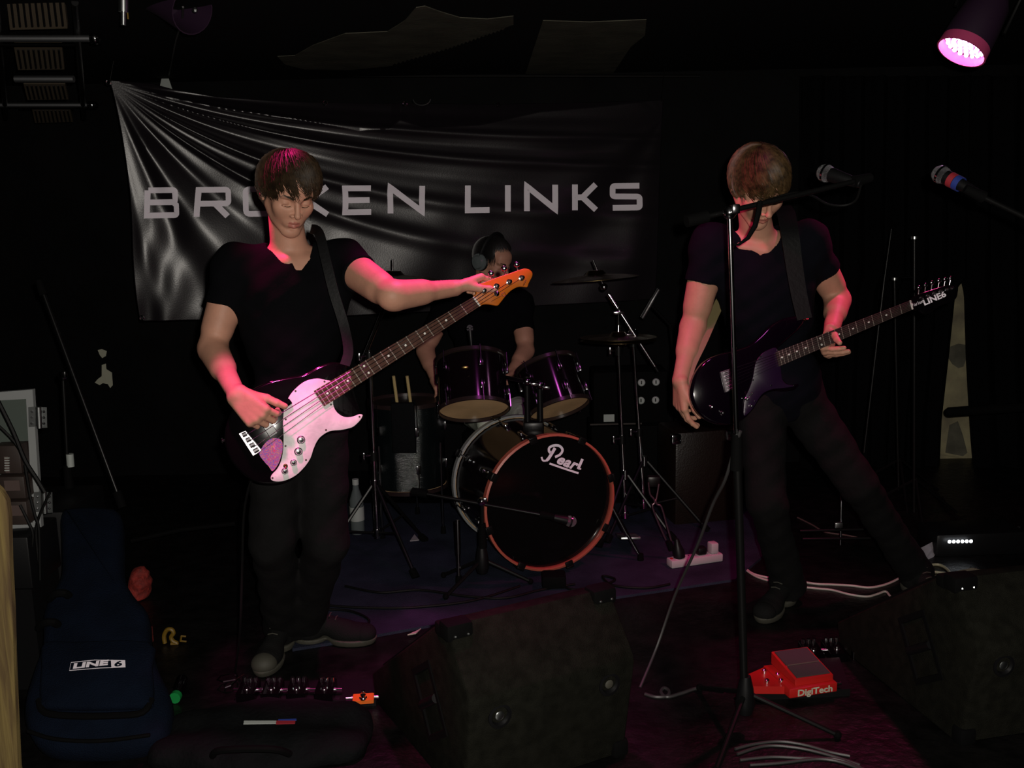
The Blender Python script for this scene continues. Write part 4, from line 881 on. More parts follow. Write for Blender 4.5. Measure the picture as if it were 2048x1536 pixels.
# straps
def strap(name, pts, wid, m, label, nr):
    P = smooth_pts([at(*p) for p in pts], 5); g = G(); n = len(P)
    W = [wid[0]+(wid[1]-wid[0])*i/(n-1) for i in range(n)] if isinstance(wid, tuple) else wid
    ribbon(g, P, W, nr, thick=.003); return thing(name, g, m, label, 'strap')
strap('guitar_strap', [(622, 458, 3.17), (638, 466, 3.10), (652, 520, 3.055), (668, 585, 3.03), (688, 650, 3.02), (697, 700, 2.99), (690, 730, 2.97)], .030, K['strap'], 'narrow black strap running down from the bassist left shoulder to his bass', (0, -1, .1))
strap('guitar_strap', [(1562, 412, 3.47), (1572, 428, 3.41), (1580, 470, 3.36), (1588, 530, 3.345), (1598, 590, 3.33), (1609, 638, 3.31)], (.066, .050), K['strap'], 'wide black leather strap over the bowed guitarist shoulder', (0, -1, .15))
strap('guitar_strap', [(1448, 590, 3.62), (1432, 622, 3.56), (1408, 680, 3.46), (1384, 735, 3.40), (1380, 770, 3.36), (1388, 800, 3.33)], (.04, .012), K['strap_cream'], 'cream inner side of the strap hanging behind the guitarist hip', (-.4, -1, 0))
# ================================================================== drum kit
def basis(ax, ref=(1, 0, 0)):
    ax = V(ax).normalized(); u = V(ref); u = (u-ax*u.dot(ax)).normalized(); return u, ax.cross(u), ax
def drum(name, c, ax, r, L, label, m_shell, m_res, m_bat, hoopm, nl=6, hoopw=.022, hoopt=.006, claw=False, ph=0.0, res_in=.006):
    """c = centre of the resonant (front/bottom) head, ax points from it towards the batter head"""
    ax = V(ax).normalized(); u, v, _ = basis(ax); root = empty(name, c if not claw else c, label, 'drum')
    obj('shell', G().lathe(c, ax, [(.012, r-.004), (.012, r-.012), (L-.012, r-.012), (L-.012, r-.004)], 48, closed=True), m_shell, root)
    obj('front_head' if claw else 'bottom_head', G().lathe(c, ax, [(res_in, 0), (res_in, r-.006), (res_in+.003, r-.002), (res_in+.006, r-.006), (res_in+.006, 0)], 48), m_res, root)
    obj('batter_head', G().lathe(c, ax, [(L-.008, 0), (L-.006, r-.004), (L-.010, r-.002), (L-.012, r-.006), (L-.012, 0)], 48), m_bat, root)
    for z0 in (-hoopw*.45, L-hoopw*.55):
        obj('hoop', G().lathe(c, ax, [(z0, r), (z0+hoopw*.1, r+hoopt), (z0+hoopw*.9, r+hoopt), (z0+hoopw, r), (z0+hoopw*.9, r-.002), (z0+hoopw*.1, r-.002)], 56, closed=True), hoopm, root)
    for i in range(nl):
        a = 2*PI*(i+.5)/nl+ph; d = u*math.cos(a)+v*math.sin(a); t = v*math.cos(a)-u*math.sin(a); Rm = MX((t, d, ax)).transposed()
        for f_, e0 in ((.28, -.012), (.72, L+.012)):
            lg = obj('lug', G().box(c+ax*L*f_+d*(r+.004), (.020, .016, .045), Rm, .004), K['chrome_dull'], root)
            obj('tension_rod', G().cyl(c+d*(r+.010)+ax*e0, c+d*(r+.010)+ax*L*f_, .003, seg=6), K['chrome_dull'], lg)
        if claw:
            for z0, s_ in ((-hoopw*.45-.004, 1), (L+hoopw*.45+.004, -1)):
                obj('claw', G().box(c+ax*(z0+s_*.018)+d*(r+hoopt+.004), (.034, .010, .050), Rm, .003).box(c+ax*z0+d*(r+hoopt-.006), (.036, .032, .010), Rm, .003), K['black_metal'], root)
    return root
bc = at(1100, 1005, 4.10); bax = V((-.36, .93, 0)).normalized()
kick = drum('bass_drum', bc, bax, .292, .42, 'big bass drum with orange-red front hoop and black lettered front head', K['drum_shell'], K['head_black'], K['head_amber'], K['hoop_red'], 8, .034, .009, True, .12, .014)
[o for o in kick.children if o.name.startswith('hoop')][-1].data.materials.clear(); [o for o in kick.children if o.name.startswith('hoop')][-1].data.materials.append(K['grey_frame'])
KP = Plane(bc+bax*.014, -bax); g = G()
def kpts(l): return [KP(p.x, p.y, .0015) for p in smooth_pts([V((x, y, 0)) for x, y in l], 4)]
ribbon(g, kpts([(1083, 914), (1086, 921), (1094, 920), (1101, 911), (1110, 896)]), [.008]*8+[.014]*9, -bax, thick=.0006)
ribbon(g, kpts([(1102, 907), (1098, 902), (1099, 895), (1108, 891), (1119, 892), (1125, 900), (1120, 909), (1110, 914)]), .011, -bax, thick=.0006)
ribbon(g, kpts([(1099, 927), (1128, 937), (1157, 946.5)]), .0085, -bax, thick=.0006)
xd = KP(1160, 940)-KP(1110, 921); text(g, 'ear', .062, KP(1133, 924, .0015), xd, V((0, 0, 1)), 1.12, bold=.0022, shear=.3, space=1.08)
ribbon(g, [KP(1165, 918, .0015), KP(1156, 938, .0015)], .013, -bax, thick=.0006); ribbon(g, [KP(1156, 937, .0015), KP(1162, 938, .0015)], .007, -bax, thick=.0006)
obj('lettering', g, K['print_white'], kick, smooth=False, ngon=False)
# spurs, pillow block
for tp, bt in (((1222, 1010), (1281, 1120)), ((915, 1040), (918, 1165))):
    e = fl(*bt, RZ); s0 = at(tp[0], tp[1], e.y+.05); o = obj('spur', G().cyl(s0, e+V((0, 0, .012)), .008).cyl(s0, s0.lerp(e, .55), .011), K['chrome_dull'], kick); obj('rubber_foot', G().cyl(e+V((0, 0, .03)), e, .013, .015), K['black_rubber'], o)
e = fl(1108, 1176, RZ); thing('drum_anchor', G().box(e+V((0, .02, .030)), (.10, .09, .055), bev=.01), K['black_rubber'], 'small black block on the rug against the bottom of the bass drum', 'block')
t1 = at(948, 819, 4.36); drum('tom_drum', t1, (-.06, .50, .86), .158, .235, 'left rack tom with amber bottom head above the bass drum', K['drum_shell'], K['head_amber'], K['tom_top'], K['hoop_dark'], 6, .020, .005, ph=.3)
t2 = at(1119, 817, 4.42); drum('tom_drum', t2, (-.26, .46, .84), .140, .215, 'right rack tom with amber bottom head tilted above the bass drum', K['drum_shell'], K['head_amber'], K['tom_top'], K['hoop_dark'], 6, .020, .005, ph=.3)
bpy.data.objects['tom_drum']['group'] = 'rack toms above the bass drum'; bpy.data.objects['tom_drum.001']['group'] = 'rack toms above the bass drum'
# badge on left tom
p = at(930, 735, 4.25); obj('badge', G().ball(p, .018, 14, (1, .3, .5)), K['brass'], bpy.data.objects['tom_drum'])
ft = at(812, 803, 4.78); fb0 = V((ft.x, ft.y, ft.z-.42)); flt = drum('floor_tom', fb0, (0, .02, 1), .185, .42, 'tall dark sparkle floor tom standing left of the bass drum', K['drum_sparkle'], K['head_amber'], K['tom_top'], K['hoop_dark'], 6, .022, .005, ph=.35)
for a in (-2.2, -.6, 1.5):
    d = V((math.cos(a), math.sin(a), 0)); c = V((fb0.x, fb0.y, 0))+d*.205; o = obj('leg', G().cyl(V((c.x, c.y, RZ+.02)), V((c.x, c.y, ft.z-.18)), .006), K['chrome_dull'], flt); obj('rubber_foot', G().cyl(V((c.x, c.y, RZ)), V((c.x, c.y, RZ+.035)), .014, .010), K['black_rubber'], o)
for x, dx in ((790, 5), (817, 5)):
    a, b = at(x-3, 752, 4.70), at(x+dx, 812, 4.72); b.z -= .0
    thing('drumstick', G().tube([a, a.lerp(b, .5), b.lerp(a, -.8)], [.0075, .008, .007], 8), K['stick_wood'], ('left' if x < 800 else 'right')+' one of two pale drumsticks standing above the floor tom rim', 'drumstick', 'drumsticks above the floor tom')
g = G(); g.tube([at(785, 800, 4.69), at(788, 905, 4.58), at(830, 905, 4.58), at(828, 800, 4.69)], .008, 6); g.box(at(807, 855, 4.578), (.11, .03, .24), bev=.01)
thing('stick_bag', g, K['bag_black'], 'small black stick holder hooked on the floor tom', 'bag')
# tom posts
pm = empty('tom_mount', at(1052, 862, 4.33), 'black double tom post rising from the top of the bass drum', 'tom mount')
tp0 = bc+bax*.17+V((0, 0, .28)); obj('bracket', G().box(tp0+V((0, 0, .02)), (.09, .07, .045), bev=.01), K['black_metal'], pm)
for dx, tgt in ((-.025, t1+V((.12, .1, .13))), (.03, t2+V((-.12, .08, .13)))):
    b = tp0+V((dx, 0, .02)); t = V((b.x, b.y, tgt.z+.03)); o = obj('post', G().cyl(b, t, .013), K['black_metal'], pm)
    obj('arm', G().cyl(t-V((0, 0, .02)), tgt, .009).ball(t-V((0, 0, .02)), .022), K['chrome_dull'], o)
    obj('wing_bolt', G().box(t+V((.03, -.02, -.03)), (.03, .006, .012), bev=.002).ball(t+V((.02, -.015, -.03)), .008), K['chrome'], o)
def cymbal(name, c, ax, r, label, group='cymbals of the drum kit'):
    prof = [(0, .004), (-.002, r*.17), (-.018, r*.24), (-.022, r*.27), (-.030, r*.65), (-.042, r), (-.043, r), (-.031, r*.65), (-.0235, r*.27), (-.019, r*.24), (-.0035, r*.16), (-.0015, .004)]
    return thing(name, G().lathe(c, ax, prof, 48), K['cymbal'], label, 'cymbal', group)
def tripod(root, c, zc, zr, R, angs, r=.008, z0=None):
    """double-braced tripod legs"""
    z0 = RZ if z0 is None else z0
    for a in angs:
        d = V((math.cos(a), math.sin(a), 0)); e = c+d*R; e = V((e.x, e.y, z0+.012)); o = obj('leg', G().cyl(V((c.x, c.y, zc))+d*.015, e, r, seg=8).cyl(V((c.x, c.y, zr))+d*.015, V((c.x, c.y, zc)).lerp(e, .55), r*.7, seg=8), K['black_metal'], root)
        obj('rubber_foot', G().cyl(e+V((0, 0, .018))-d*.02, e-V((0, 0, .012))+d*.01, .016, .018, seg=10), K['black_rubber'], o)
def hw_stand(name, base, top, label, Rl, angs, zc, zr, r=.010):
    c = V((base.x, base.y, 0)); root = empty(name, V((c.x, c.y, RZ)), label, 'stand'); 
    lo = V((c.x, c.y, RZ+.10)); t = V(top); mid = lo.lerp(t, .45)
    obj('lower_tube', G().cyl(lo, mid, r*1.25), K['chrome'], root); obj('upper_tube', G().cyl(mid, t, r*.9), K['chrome'], root)
    for q in (mid, lo.lerp(t, .97)):
        o = obj('collar', G().cyl(q-V((0, 0, .025)), q+V((0, 0, .015)), r*1.9), K['black_metal'], root); obj('wing_bolt', G().cyl(q, q+V((-.035, -.02, 0)), .005).box(q+V((-.042, -.024, 0)), (.010, .008, .034), bev=.002), K['chrome'], o)
    obj('leg_hub', G().cyl(V((c.x, c.y, zc-.02)), V((c.x, c.y, zc+.025)), r*2), K['chrome_dull'], root); obj('brace_hub', G().cyl(V((c.x, c.y, zr-.015)), V((c.x, c.y, zr+.015)), r*2), K['chrome_dull'], root)
    tripod(root, c, zc, zr, Rl, angs); return root
# left crash on boom
cb = fl(757, 1118, RZ); ys = cb.y; top = at(738, 700, ys)
ls = hw_stand('cymbal_stand', cb, top, 'chrome boom cymbal stand in front of the floor tom, left of kit', .30, (-2.6, -.9, .9), .36, .14)
bm0, bm1 = at(722, 728, ys-.02), at(785, 560, 4.75)
obj('boom', G().cyl(bm0, at(770, 612, 4.6), .009).cyl(at(770, 612, 4.6), bm1, .006), K['chrome'], ls); cymbal('cymbal', at(785, 541, 4.75), (.03, .035, 1), .225, 'large crash cymbal on the left, behind the outstretched arm of the bassist')
obj('cymbal_rod', G().cyl(bm1, at(785, 518, 4.75), .004), K['chrome'], ls)
# right crash on boom
cb = fl(1288, 1052, RZ); top = at(1266, 672, cb.y)
rs = hw_stand('cymbal_stand', cb, top, 'chrome boom cymbal stand with long slanting boom, right of the bass drum', .30, (-2.3, -.3, 1.6), .34, .12, .009)
y1 = cb.y-.04; obj('boom', G().cyl(at(1217, 588, y1), at(1310, 733, y1-.05), .0095), K['chrome'], rs); obj('boom_tip', G().cyl(at(1310, 733, y1-.05), at(1316, 743, y1-.05), .007), K['black_metal'], rs)
obj('tilter', G().ball(at(1208, 574, y1), .018).ball(at(1266, 668, y1), .026).box(at(1258, 670, y1-.03), (.05, .012, .012), bev=.003), K['chrome'], rs)
obj('cymbal_rod', G().cyl(at(1208, 574, y1), at(1186, 520, y1), .005), K['chrome'], rs)
cymbal('cymbal', at(1190, 540, y1), (-.07, .045, 1), .205, 'crash cymbal on the slanting boom at the right of the kit')
# hi-hat
hc = at(1237, 668, 4.62); hb = V((at(1250, 960, 4.62).x, 4.62, RZ)); hh = hw_stand('hi_hat_stand', hb, hc-V((0, 0, .05)), 'chrome hi-hat stand with foot pedal beside the bass drum', .24, (-2.2, -.5, 1.5), .30, .10, .009)
obj('pull_rod', G().cyl(hc-V((0, 0, .05)), hc+V((0, 0, .13)), .004), K['chrome'], hh); obj('clutch', G().cyl(hc+V((0, 0, .012)), hc+V((0, 0, .04)), .010, .007), K['chrome'], hh); obj('wing_nut', G().box(hc+V((.0, -.01, .10)), (.05, .008, .012), bev=.002), K['chrome'], hh)
obj('foot_pedal', G().box(hb+V((-.01, -.20, .05)), (.09, .24, .012), MX.Rotation(-.25, 3, 'X'), .003), K['zinc'], hh)
cymbal('cymbal', hc+V((0, 0, .012)), (0, .05, 1), .178, 'top hi-hat cymbal of the pair right of the toms', 'hi-hat cymbals'); cymbal('cymbal', hc-V((0, 0, .058)), (0, -.04, -1), .178, 'bottom hi-hat cymbal, directly under the top one', 'hi-hat cymbals')
# ================================================================== microphones
def mic(name, tip, tail, label, rings=(), s=1.0, group=None, thin=False):
    a, b = V(tip), V(tail); ax = (b-a).normalized(); L = (b-a).length; root = empty(name, a, label, 'microphone', group)
    if thin:
        obj('body', G().lathe(a, ax, [(0, 0), (0, .010), (L*.35, .010), (L*.38, .012), (L, .012), (L, 0)], 14), K['zinc'], root); return root
    obj('grille', G().lathe(a, ax, [(-.002*s, 0), (0, .008*s), (.006*s, .0185*s), (.016*s, .025*s), (.027*s, .0265*s), (.038*s, .0245*s), (.05*s, .019*s), (.052*s, 0)], 24), K['steel_mesh'], root)
    obj('band', G().lathe(a, ax, [(.024*s, .0267*s), (.024*s, .0278*s), (.031*s, .0278*s), (.031*s, .0267*s)], 24, closed=True), K['chrome_dull'], root)
    obj('body', G().lathe(a, ax, [(.045*s, 0), (.045*s, .0215*s), (.056*s, .021*s), (L*.97, .0125*s), (L, .011*s), (L, 0)], 20), K['black_plastic'], root)
    for t, m in rings: obj('tape', G().lathe(a, ax, [(t, .0215*s), (t, .0225*s), (t+.018, .0218*s), (t+.018, .0208*s)], 20, closed=True), m, root)
    return root
mic('microphone', at(1637, 342, 3.04), at(1722, 368, 2.93), 'silver-headed vocal microphone pointing at the bowed guitarist from the front boom')
mic('microphone', at(1868, 342, 3.02), at(1958, 388, 2.90), 'vocal microphone with red and blue tape rings at the far right', ((.060, K['tape_red']), (.080, K['tape_blue'])))
def mstand(name, label, base, top, boom, m=K['black_metal'], Rl=.27, angs=(-2.4, -.4, 1.6), zc=.16, z0=0, grip=None, chrome_from=None):
    c = V((base.x, base.y, 0)); root = empty(name, V((c.x, c.y, z0)), label, 'microphone stand'); lo = V((c.x, c.y, z0+.08)); mid = lo.lerp(top, .55)
    obj('lower_tube', G().cyl(lo, mid, .0125), m, root); obj('upper_tube', G().cyl(mid, top, .0075), K['chrome'] if chrome_from else m, root)
    obj('clutch', G().cyl(mid-V((0, 0, .07)), mid+V((0, 0, .035)), .019, .015), K['black_rubber'], root)
    obj('leg_hub', G().lathe(V((c.x, c.y, z0+.06)), V((0, 0, 1)), [(0, .0), (0, .022), (.03, .030), (.08, .024), (.12, .015), (.12, 0)], 14), K['black_plastic'], root)
    for a in angs:
        d = V((math.cos(a), math.sin(a), 0)); e = c+d*Rl; e.z = z0+.012; o = obj('leg', G().cyl(V((c.x, c.y, zc-.04))+d*.02, e, .008, seg=8), m, root); obj('rubber_foot', G().ball(e, .013, 10), K['black_rubber'], o)
    if boom:
        a, b = boom; o = obj('boom', G().cyl(a, b, .0075), m, root); obj('counterweight', G().cyl(a-(b-a).normalized()*.03, a+(b-a).normalized()*.035, .017), K['black_rubber'], o)
        obj('boom_clamp', G().ball(top, .020, 10).box(top+V((.012, -.022, .01)), (.022, .018, .026), bev=.004), K['chrome'], root)
        obj('mic_clip', G().cyl(b-(b-a).normalized()*.01, b+(b-a).normalized()*.05, .017, .013), K['black_rubber'], o)
    return root
fb_ = fl(1489, 1462); ms = mstand('microphone_stand', 'tall black boom microphone stand standing in front of the bowed guitarist', fb_, at(1459, 425, fb_.y), (at(1392, 438, fb_.y), at(1712, 362, 2.94)), chrome_from=1, angs=(-2.1, -.2, 1.9))
obj('cable_tie', G().tube([at(*p) for p in ((1520, 404, 2.82), (1517, 425, 2.80), (1510, 452, 2.80), (1496, 476, 2.80), (1478, 489, 2.80), (1462, 490, 2.80))], [.0085, .008, .0075, .006, .004, .003]*1, 6), K['black_rubber'], ms)
b2 = at(2215, 500, 2.85); ms2 = mstand('microphone_stand', 'black microphone stand mostly outside the right edge of the picture', V((b2.x, b2.y, 0)), b2, (at(2280, 545, 2.85), at(1962, 392, 2.90)))
kb = fl(966, 1172, RZ); ks = mstand('microphone_stand', 'short black boom microphone stand in front of the bass drum', kb, at(964, 1003, kb.y), (at(838, 985, kb.y+.05), at(1085, 1030, kb.y-.04)), Rl=.20, angs=(.05, -2.4, 2.6), z0=RZ)
mic('microphone', at(1152, 1045, kb.y-.02), at(1090, 1031, kb.y-.04), 'dark bass drum microphone in front of the black drum head', s=.9)
mic('microphone', at(1318, 578, 4.9), at(1285, 635, 4.95), 'slim pencil microphone slanting beside the right cymbal', thin=True)
g = G().tube([at(1300, 608, 4.93), at(1340, 650, 5.0), at(1352, 760, 5.05), at(1352, 1010, 5.05)], .008, 8); ov = fl(1352, 1000); thing('overhead_stand', g, K['black_metal'], 'thin black overhead stand behind the right cymbal', 'stand')
mic('microphone', at(939, 650, 4.40), at(943, 692, 4.38), 'small black clip-on microphone above the left rack tom', s=.55)
# parked stands, left
pb = fl(152, 1215); t = at(126, 752, pb.y); s3 = mstand('microphone_stand', 'black microphone stand with white tape band standing at the left edge', pb, t, (at(240, 1000, pb.y-.1), at(86, 585, pb.y+.05)))
obj('tape', G().cyl(at(139.5, 908, pb.y-.0), at(141.5, 933, pb.y-.0), .0145), K['label_white'], s3, label='white tape band')
# parked stands, right
for i, (x0, x1, y0, y1, Y, lab) in enumerate(((1789, 1797, 560, 985, 5.1, 'slim black stand with silver cap before the right curtain, left of its pair'), (1829, 1829, 478, 1010, 4.72, 'slim black stand with a small cross bar before the right curtain'))):
    a, b = at(x0, y0, Y), at(x1, y1, Y); b.z = 0; r_ = empty('light_stand', b, lab, 'stand', 'slim stands before the right curtain')
    obj('pole', G().cyl(b+V((0, 0, .05)), a, .0075), K['black_metal'], r_); obj('cap', G().cyl(a, a+V((0, 0, .012)), .018), K['zinc'], r_)
    if i: obj('cross_bar', G().cyl(at(1806, 555, Y), at(1834, 554, Y), .005), K['chrome_dull'], r_)
    for a_ in (.4, 2.4, 4.5): d = V((math.cos(a_), math.sin(a_), 0)); obj('leg', G().cyl(b+V((0, 0, .22)), b+d*.28+V((0, 0, .01)), .007, seg=6), K['black_metal'], r_)
ab = fl(1725, 1040); g = G().cyl(at(1783, 458, 4.9), at(1768, 565, 4.88), .004).cyl(at(1768, 565, 4.88), at(1728, 905, 4.85), .006); thing('boom_arm', g, K['black_metal'], 'long thin boom arm leaning beside the guitar neck at right', 'stand')
# guitar-stand fork
gs = empty('guitar_stand', fl(1350, 1112, RZ), 'bent shiny wire fork of a stand, lit pink, right of the bass drum', 'stand')
yy = 4.25
for P_ in ([(1297, 965), (1300, 988), (1308, 998), (1309, 1006), (1305, 1014), (1318, 1048), (1332, 1080)], [(1318, 968), (1314, 992), (1312, 1003), (1315, 1009), (1323, 1014), (1333, 1048), (1343, 1083)]):
    obj('wire', G().tube([at(x, y, yy) for x, y in P_], .0042, 8, 3), K['wire_pink_light'], gs)
obj('socket', G().cyl(at(1337, 1082, yy), at(1343, 1100, yy), .014), K['black_rubber'], gs); obj('hub', G().box(at(1307, 962, yy+.03), (.06, .04, .05), bev=.01), K['black_metal'], gs)
# ================================================================== amplifiers behind the kit
ac = at(1262, 850, 5.35); ah = empty('amplifier', V((ac.x, 5.4, 0)), 'dark amplifier with four pale round dials behind the right cymbal stand', 'amplifier')
b0, b1 = at(1182, 965, 5.3), at(1342, 742, 5.3); zt = b1.z; zm = at(1262, 850, 5.3).z
obj('cabinet', G().box(((b0.x+b1.x)/2, 5.42, zm/2), (b1.x-b0.x, .28, zm), bev=.012), K['black_rubber'], ah)
obj('head_unit', G().box(((b0.x+b1.x)/2, 5.42, (zm+zt)/2+.004), (b1.x-b0.x-.03, .24, zt-zm-.008), bev=.012), K['black_rubber'], ah)
for x, y in ((1283, 765), (1312, 764), (1282, 801), (1311, 800)):
    o = obj('dial', G().lathe(at(x, y, 5.297), (0, -1, 0), [(-.02, .020), (.004, .020), (.008, .016), (.008, 0)], 16), K['mirror_dial'] if 'mirror_dial' in K else K['label_white'], ah)
    obj('dial_notch', G().box(at(x, y, 5.286), (.006, .006, .018)), K['black_plastic'], o)
obj('label', G().box(at(1218, 836, 5.29), (.058, .004, .040)), K['label_white'], ah); obj('trim_strip', G().box(at(1232, 848, 5.29), (.28, .006, .008)), K['brown_box'], ah)
ac = at(1405, 990, 4.75); z_ = at(1405, 862, 4.75).z
ba = empty('amplifier', V((ac.x, 4.85, 0)), 'brown combo amplifier standing behind the bowed guitarist right leg', 'amplifier')
obj('cabinet', G().box((ac.x, 4.88, z_/2), (.34, .26, z_), MX.Rotation(.2, 3, 'Z'), .015), K['brown_amp'], ba)
for dx in (-.14, .14): obj('corner', G().box((ac.x+dx, 4.745+dx*.2, z_-.03), (.05, .03, .05), MX.Rotation(.2, 3, 'Z'), .008), K['chrome_dull'], ba)
obj('handle', G().tube([V((ac.x-.08, 4.86, z_-.005)), V((ac.x-.05, 4.85, z_+.02)), V((ac.x+.05, 4.87, z_+.02)), V((ac.x+.08, 4.88, z_-.005))], .009, 8, 4), K['black_rubber'], ba)
# ================================================================== floor wedges
def wedge(loc, rz, label):
    r = empty('floor_monitor', loc, label, 'floor monitor', 'black carpeted floor monitors'); R = MX.Rotation(rz, 3, 'Z'); Wd = .52
    T = lambda x, y, z: V(loc)+R @ V((x, y, z))
    prof = [(.60, .02), (.62, .09), (.045, .488), (0, .49), (-.125, .335), (-.13, .315), (-.075, .012), (-.06, 0), (.58, 0)]   # y away from camera, z up
    P = [T(0, y, z) for y, z in prof]; obj('cabinet', G().prism(P, R @ V((Wd, 0, 0)), bev=.010), K['carpet_black'], r, ngon=True)
    obj('grille', G().prism([T(.03, .10, .452), T(Wd-.03, .10, .452), T(Wd-.03, .585, .117), T(.03, .585, .117)], R @ V((0, .006, .0085))), K['black_metal'], r, smooth=False)
    for x in (.0, Wd):
        s_ = 1 if x == 0 else -1
        c = obj('corner', G().box(T(x+s_*.030, .006, .474), (.080, .062, .052), R, .012).box(T(x+s_*.018, .05, .462), (.048, .05, .04), R, .01), K['black_rubber'], r)
        for q in (.012, .05): obj('rivet', G().ball(T(x+s_*q, -.028, .468), .0045, 8), K['zinc'], c)
        for zz in (.03,): obj('corner', G().box(T(x+s_*.02, -.065, zz), (.055, .05, .055), R, .012), K['black_rubber'], r)
    # two round sockets on the rear face
    for x in (.09, .435):
        p = T(x, -.122, .265); n = R @ V((0, -1, 0)); o = obj('socket', G().lathe(p, n, [(0, .034), (.004, .034), (.005, .026), (-.006, .020), (-.012, .0)], 20), K['black_plastic'], r)
        obj('socket_core', G().lathe(p, n, [(-.012, .013), (.001, .013), (.003, .010), (.003, 0)], 14), K['zinc'] if x < .2 else K['rubber_white'], o)
    # recessed handle plate on the left end: a dish with a bar across
    n = R @ V((-1, 0, 0)); q = [(.14, .36), (.02, .24), (.16, .085), (.28, .215)]
    q = [(.02, .34), (.02, .13), (.17, .13), (.17, .34)]; tl = math.radians(-33); cy, cz = .13, .215
    Q = [(cy+(y-.095)*math.cos(tl)-(z-.235)*math.sin(tl), cz+(y-.095)*math.sin(tl)+(z-.235)*math.cos(tl)) for y, z in q]
    Pq = [T(-.002, y, z) for y, z in Q]; cen = sum(Pq, V())/4; h = obj('handle_plate', G(), K['black_plastic'], r) if False else None
    g = G(); ins = [cen+(p-cen)*.82 for p in Pq]; dp = [p-n*.03+(cen-p)*.15 for p in ins]; out = [p+n*.004 for p in Pq]; out2 = [p+n*.004 for p in ins]
    vs = Pq+out+out2+dp; f = []
    for a in range(3):
        for i in range(4): j = (i+1) % 4; f.append((a*4+i, a*4+j, a*4+4+j, a*4+4+i))
    f.append((12, 13, 14, 15)); h = obj('handle_plate', g.add(vs, f), K['black_rubber'], r, smooth=False)
    m1, m2 = (ins[1]+ins[0])/2, (ins[3]+ins[2])/2; obj('grip', G().cyl(m1+n*.001, m2+n*.001, .014), K['black_plastic'], h)
    return r
A0 = at(893, 1253, 2.50); wedge(V((A0.x, A0.y, 0)), math.radians(28), 'black carpeted floor monitor at the bottom centre of the picture')
A1 = at(1905, 1172, 2.76); wedge(V((A1.x, A1.y, 0)), math.radians(12), 'black carpeted floor monitor at the bottom right corner')
# ================================================================== gig bags
GB = Plane(at(190, 1500, 2.66), (0, -.47, .88)); gbx = empty('guitar_bag', GB(190, 1500), 'dark blue padded guitar bag with white logo leaning at the left', 'guitar bag'); nG = GB.n
bd = smooth_pts([V((x, y, 0)) for x, y in [(118, 1020), (150, 1008), (205, 1008), (236, 1018), (240, 1070), (243, 1140), (262, 1180), (290, 1215), (296, 1270), (312, 1330), (335, 1380), (336, 1430), (318, 1470), (250, 1492), (150, 1496), (80, 1486), (50, 1450), (44, 1400), (60, 1340), (80, 1280), (82, 1220), (100, 1180), (118, 1140), (118, 1080)]], 4, True)
obj('shell', G().prism([GB(p.x, p.y, .0) for p in bd], -nG*.10, bev=.030), K['bag_blue'], gbx, ngon=True)
pk = smooth_pts([V((x, y, 0)) for x, y in [(86, 1283), (150, 1280), (296, 1280), (302, 1330), (304, 1396), (280, 1410), (100, 1412), (78, 1398), (80, 1330)]], 3, True)
po = obj('pocket', G().prism([GB(p.x, p.y, .025) for p in pk], -nG*.035, bev=.012), K['bag_blue'], gbx, ngon=True)
obj('piping', G().tube([GB(x, y, .014) for x, y in [(78, 1400), (90, 1425), (150, 1432), (230, 1431), (285, 1425), (303, 1398)]], .010, 8, 4), K['black_rubber'], gbx)
obj('zip', G().tube([GB(x, y, .004) for x, y in [(56, 1462), (110, 1478), (200, 1482), (300, 1470)]], .006, 6, 4), K['black_rubber'], gbx)
for x, y in ((118, 1192), (96, 1250)): obj('handle', G().tube([GB(x-18, y+6, 0), GB(x-8, y-4, .03), GB(x+10, y-6, .03), GB(x+20, y, 0)], .013, 8, 3), K['black_rubber'], gbx)
g = G(); xd = GB(250, 1318, .027)-GB(140, 1330, .027); fr = [GB(x, y, .0262) for x, y in ((139, 1341), (142, 1325), (190, 1320), (250, 1321), (251, 1334), (200, 1336))]; g.tube(fr, .0011, 4, closed=True)
text(g, 'LINE', .026, GB(181, 1329, .0262), xd, GB(190, 1300)-GB(190, 1340), 2.0, bold=.0012)
obj('logo', g, K['print_white'], po, smooth=False); obj('logo_plate', G().prism([GB(x, y, .0262) for x, y in ((222, 1320), (250, 1321), (251, 1334), (223, 1336))], nG*.001), K['print_white'], po, smooth=False)
obj('logo_number', text(G(), '6', .026, GB(236.5, 1328, .0275), xd, GB(190, 1300)-GB(190, 1340), 1.8, bold=.001), K['bag_blue'], po, smooth=False)
bp = fl(530, 1478); bb = empty('equipment_bag', bp, 'flat black soft bag lying on the floor at the bottom, left of centre', 'bag')
rz = MX.Rotation(.03, 3, 'Z'); s = SDF(); s.ell(bp+V((0, 0, .01)), (.33, .20, .065), k=.03); s.cap(bp+V((-.26, .02, .02)), bp+V((.26, .06, .025)), .045, .05, k=.05); s.cap(bp+V((-.27, -.12, .02)), bp+V((.27, -.10, .02)), .045, .045, k=.05); s.fold = (.004, 40); s.cut((0, 0, .002), (0, 0, -1)); sobj('shell', [s.mesh(.007)], K['bag_black'], bb)
lg = at(538, 1445, bp.y-.12)
zt_ = bp.z+.14; LP = Plane((0, bp.y-.03, bp.z+.083), (0, -.15, 1))
for k_, (x0, x1, m) in enumerate(((487, 552, K['label_white']), (552, 590, K['tape_red']))):
    obj('logo_stripe', G().prism([LP(x0, 1449), LP(x1, 1448), LP(x1+1, 1443), LP(x0+1, 1443)], (0, 0, .003)), m, bb, smooth=False)
obj('logo_stripe', G().prism([LP(556, 1442.5), LP(593, 1441.5), LP(593, 1439), LP(557, 1440)], (0, 0, .003)), K['tape_blue'], bb, smooth=False)
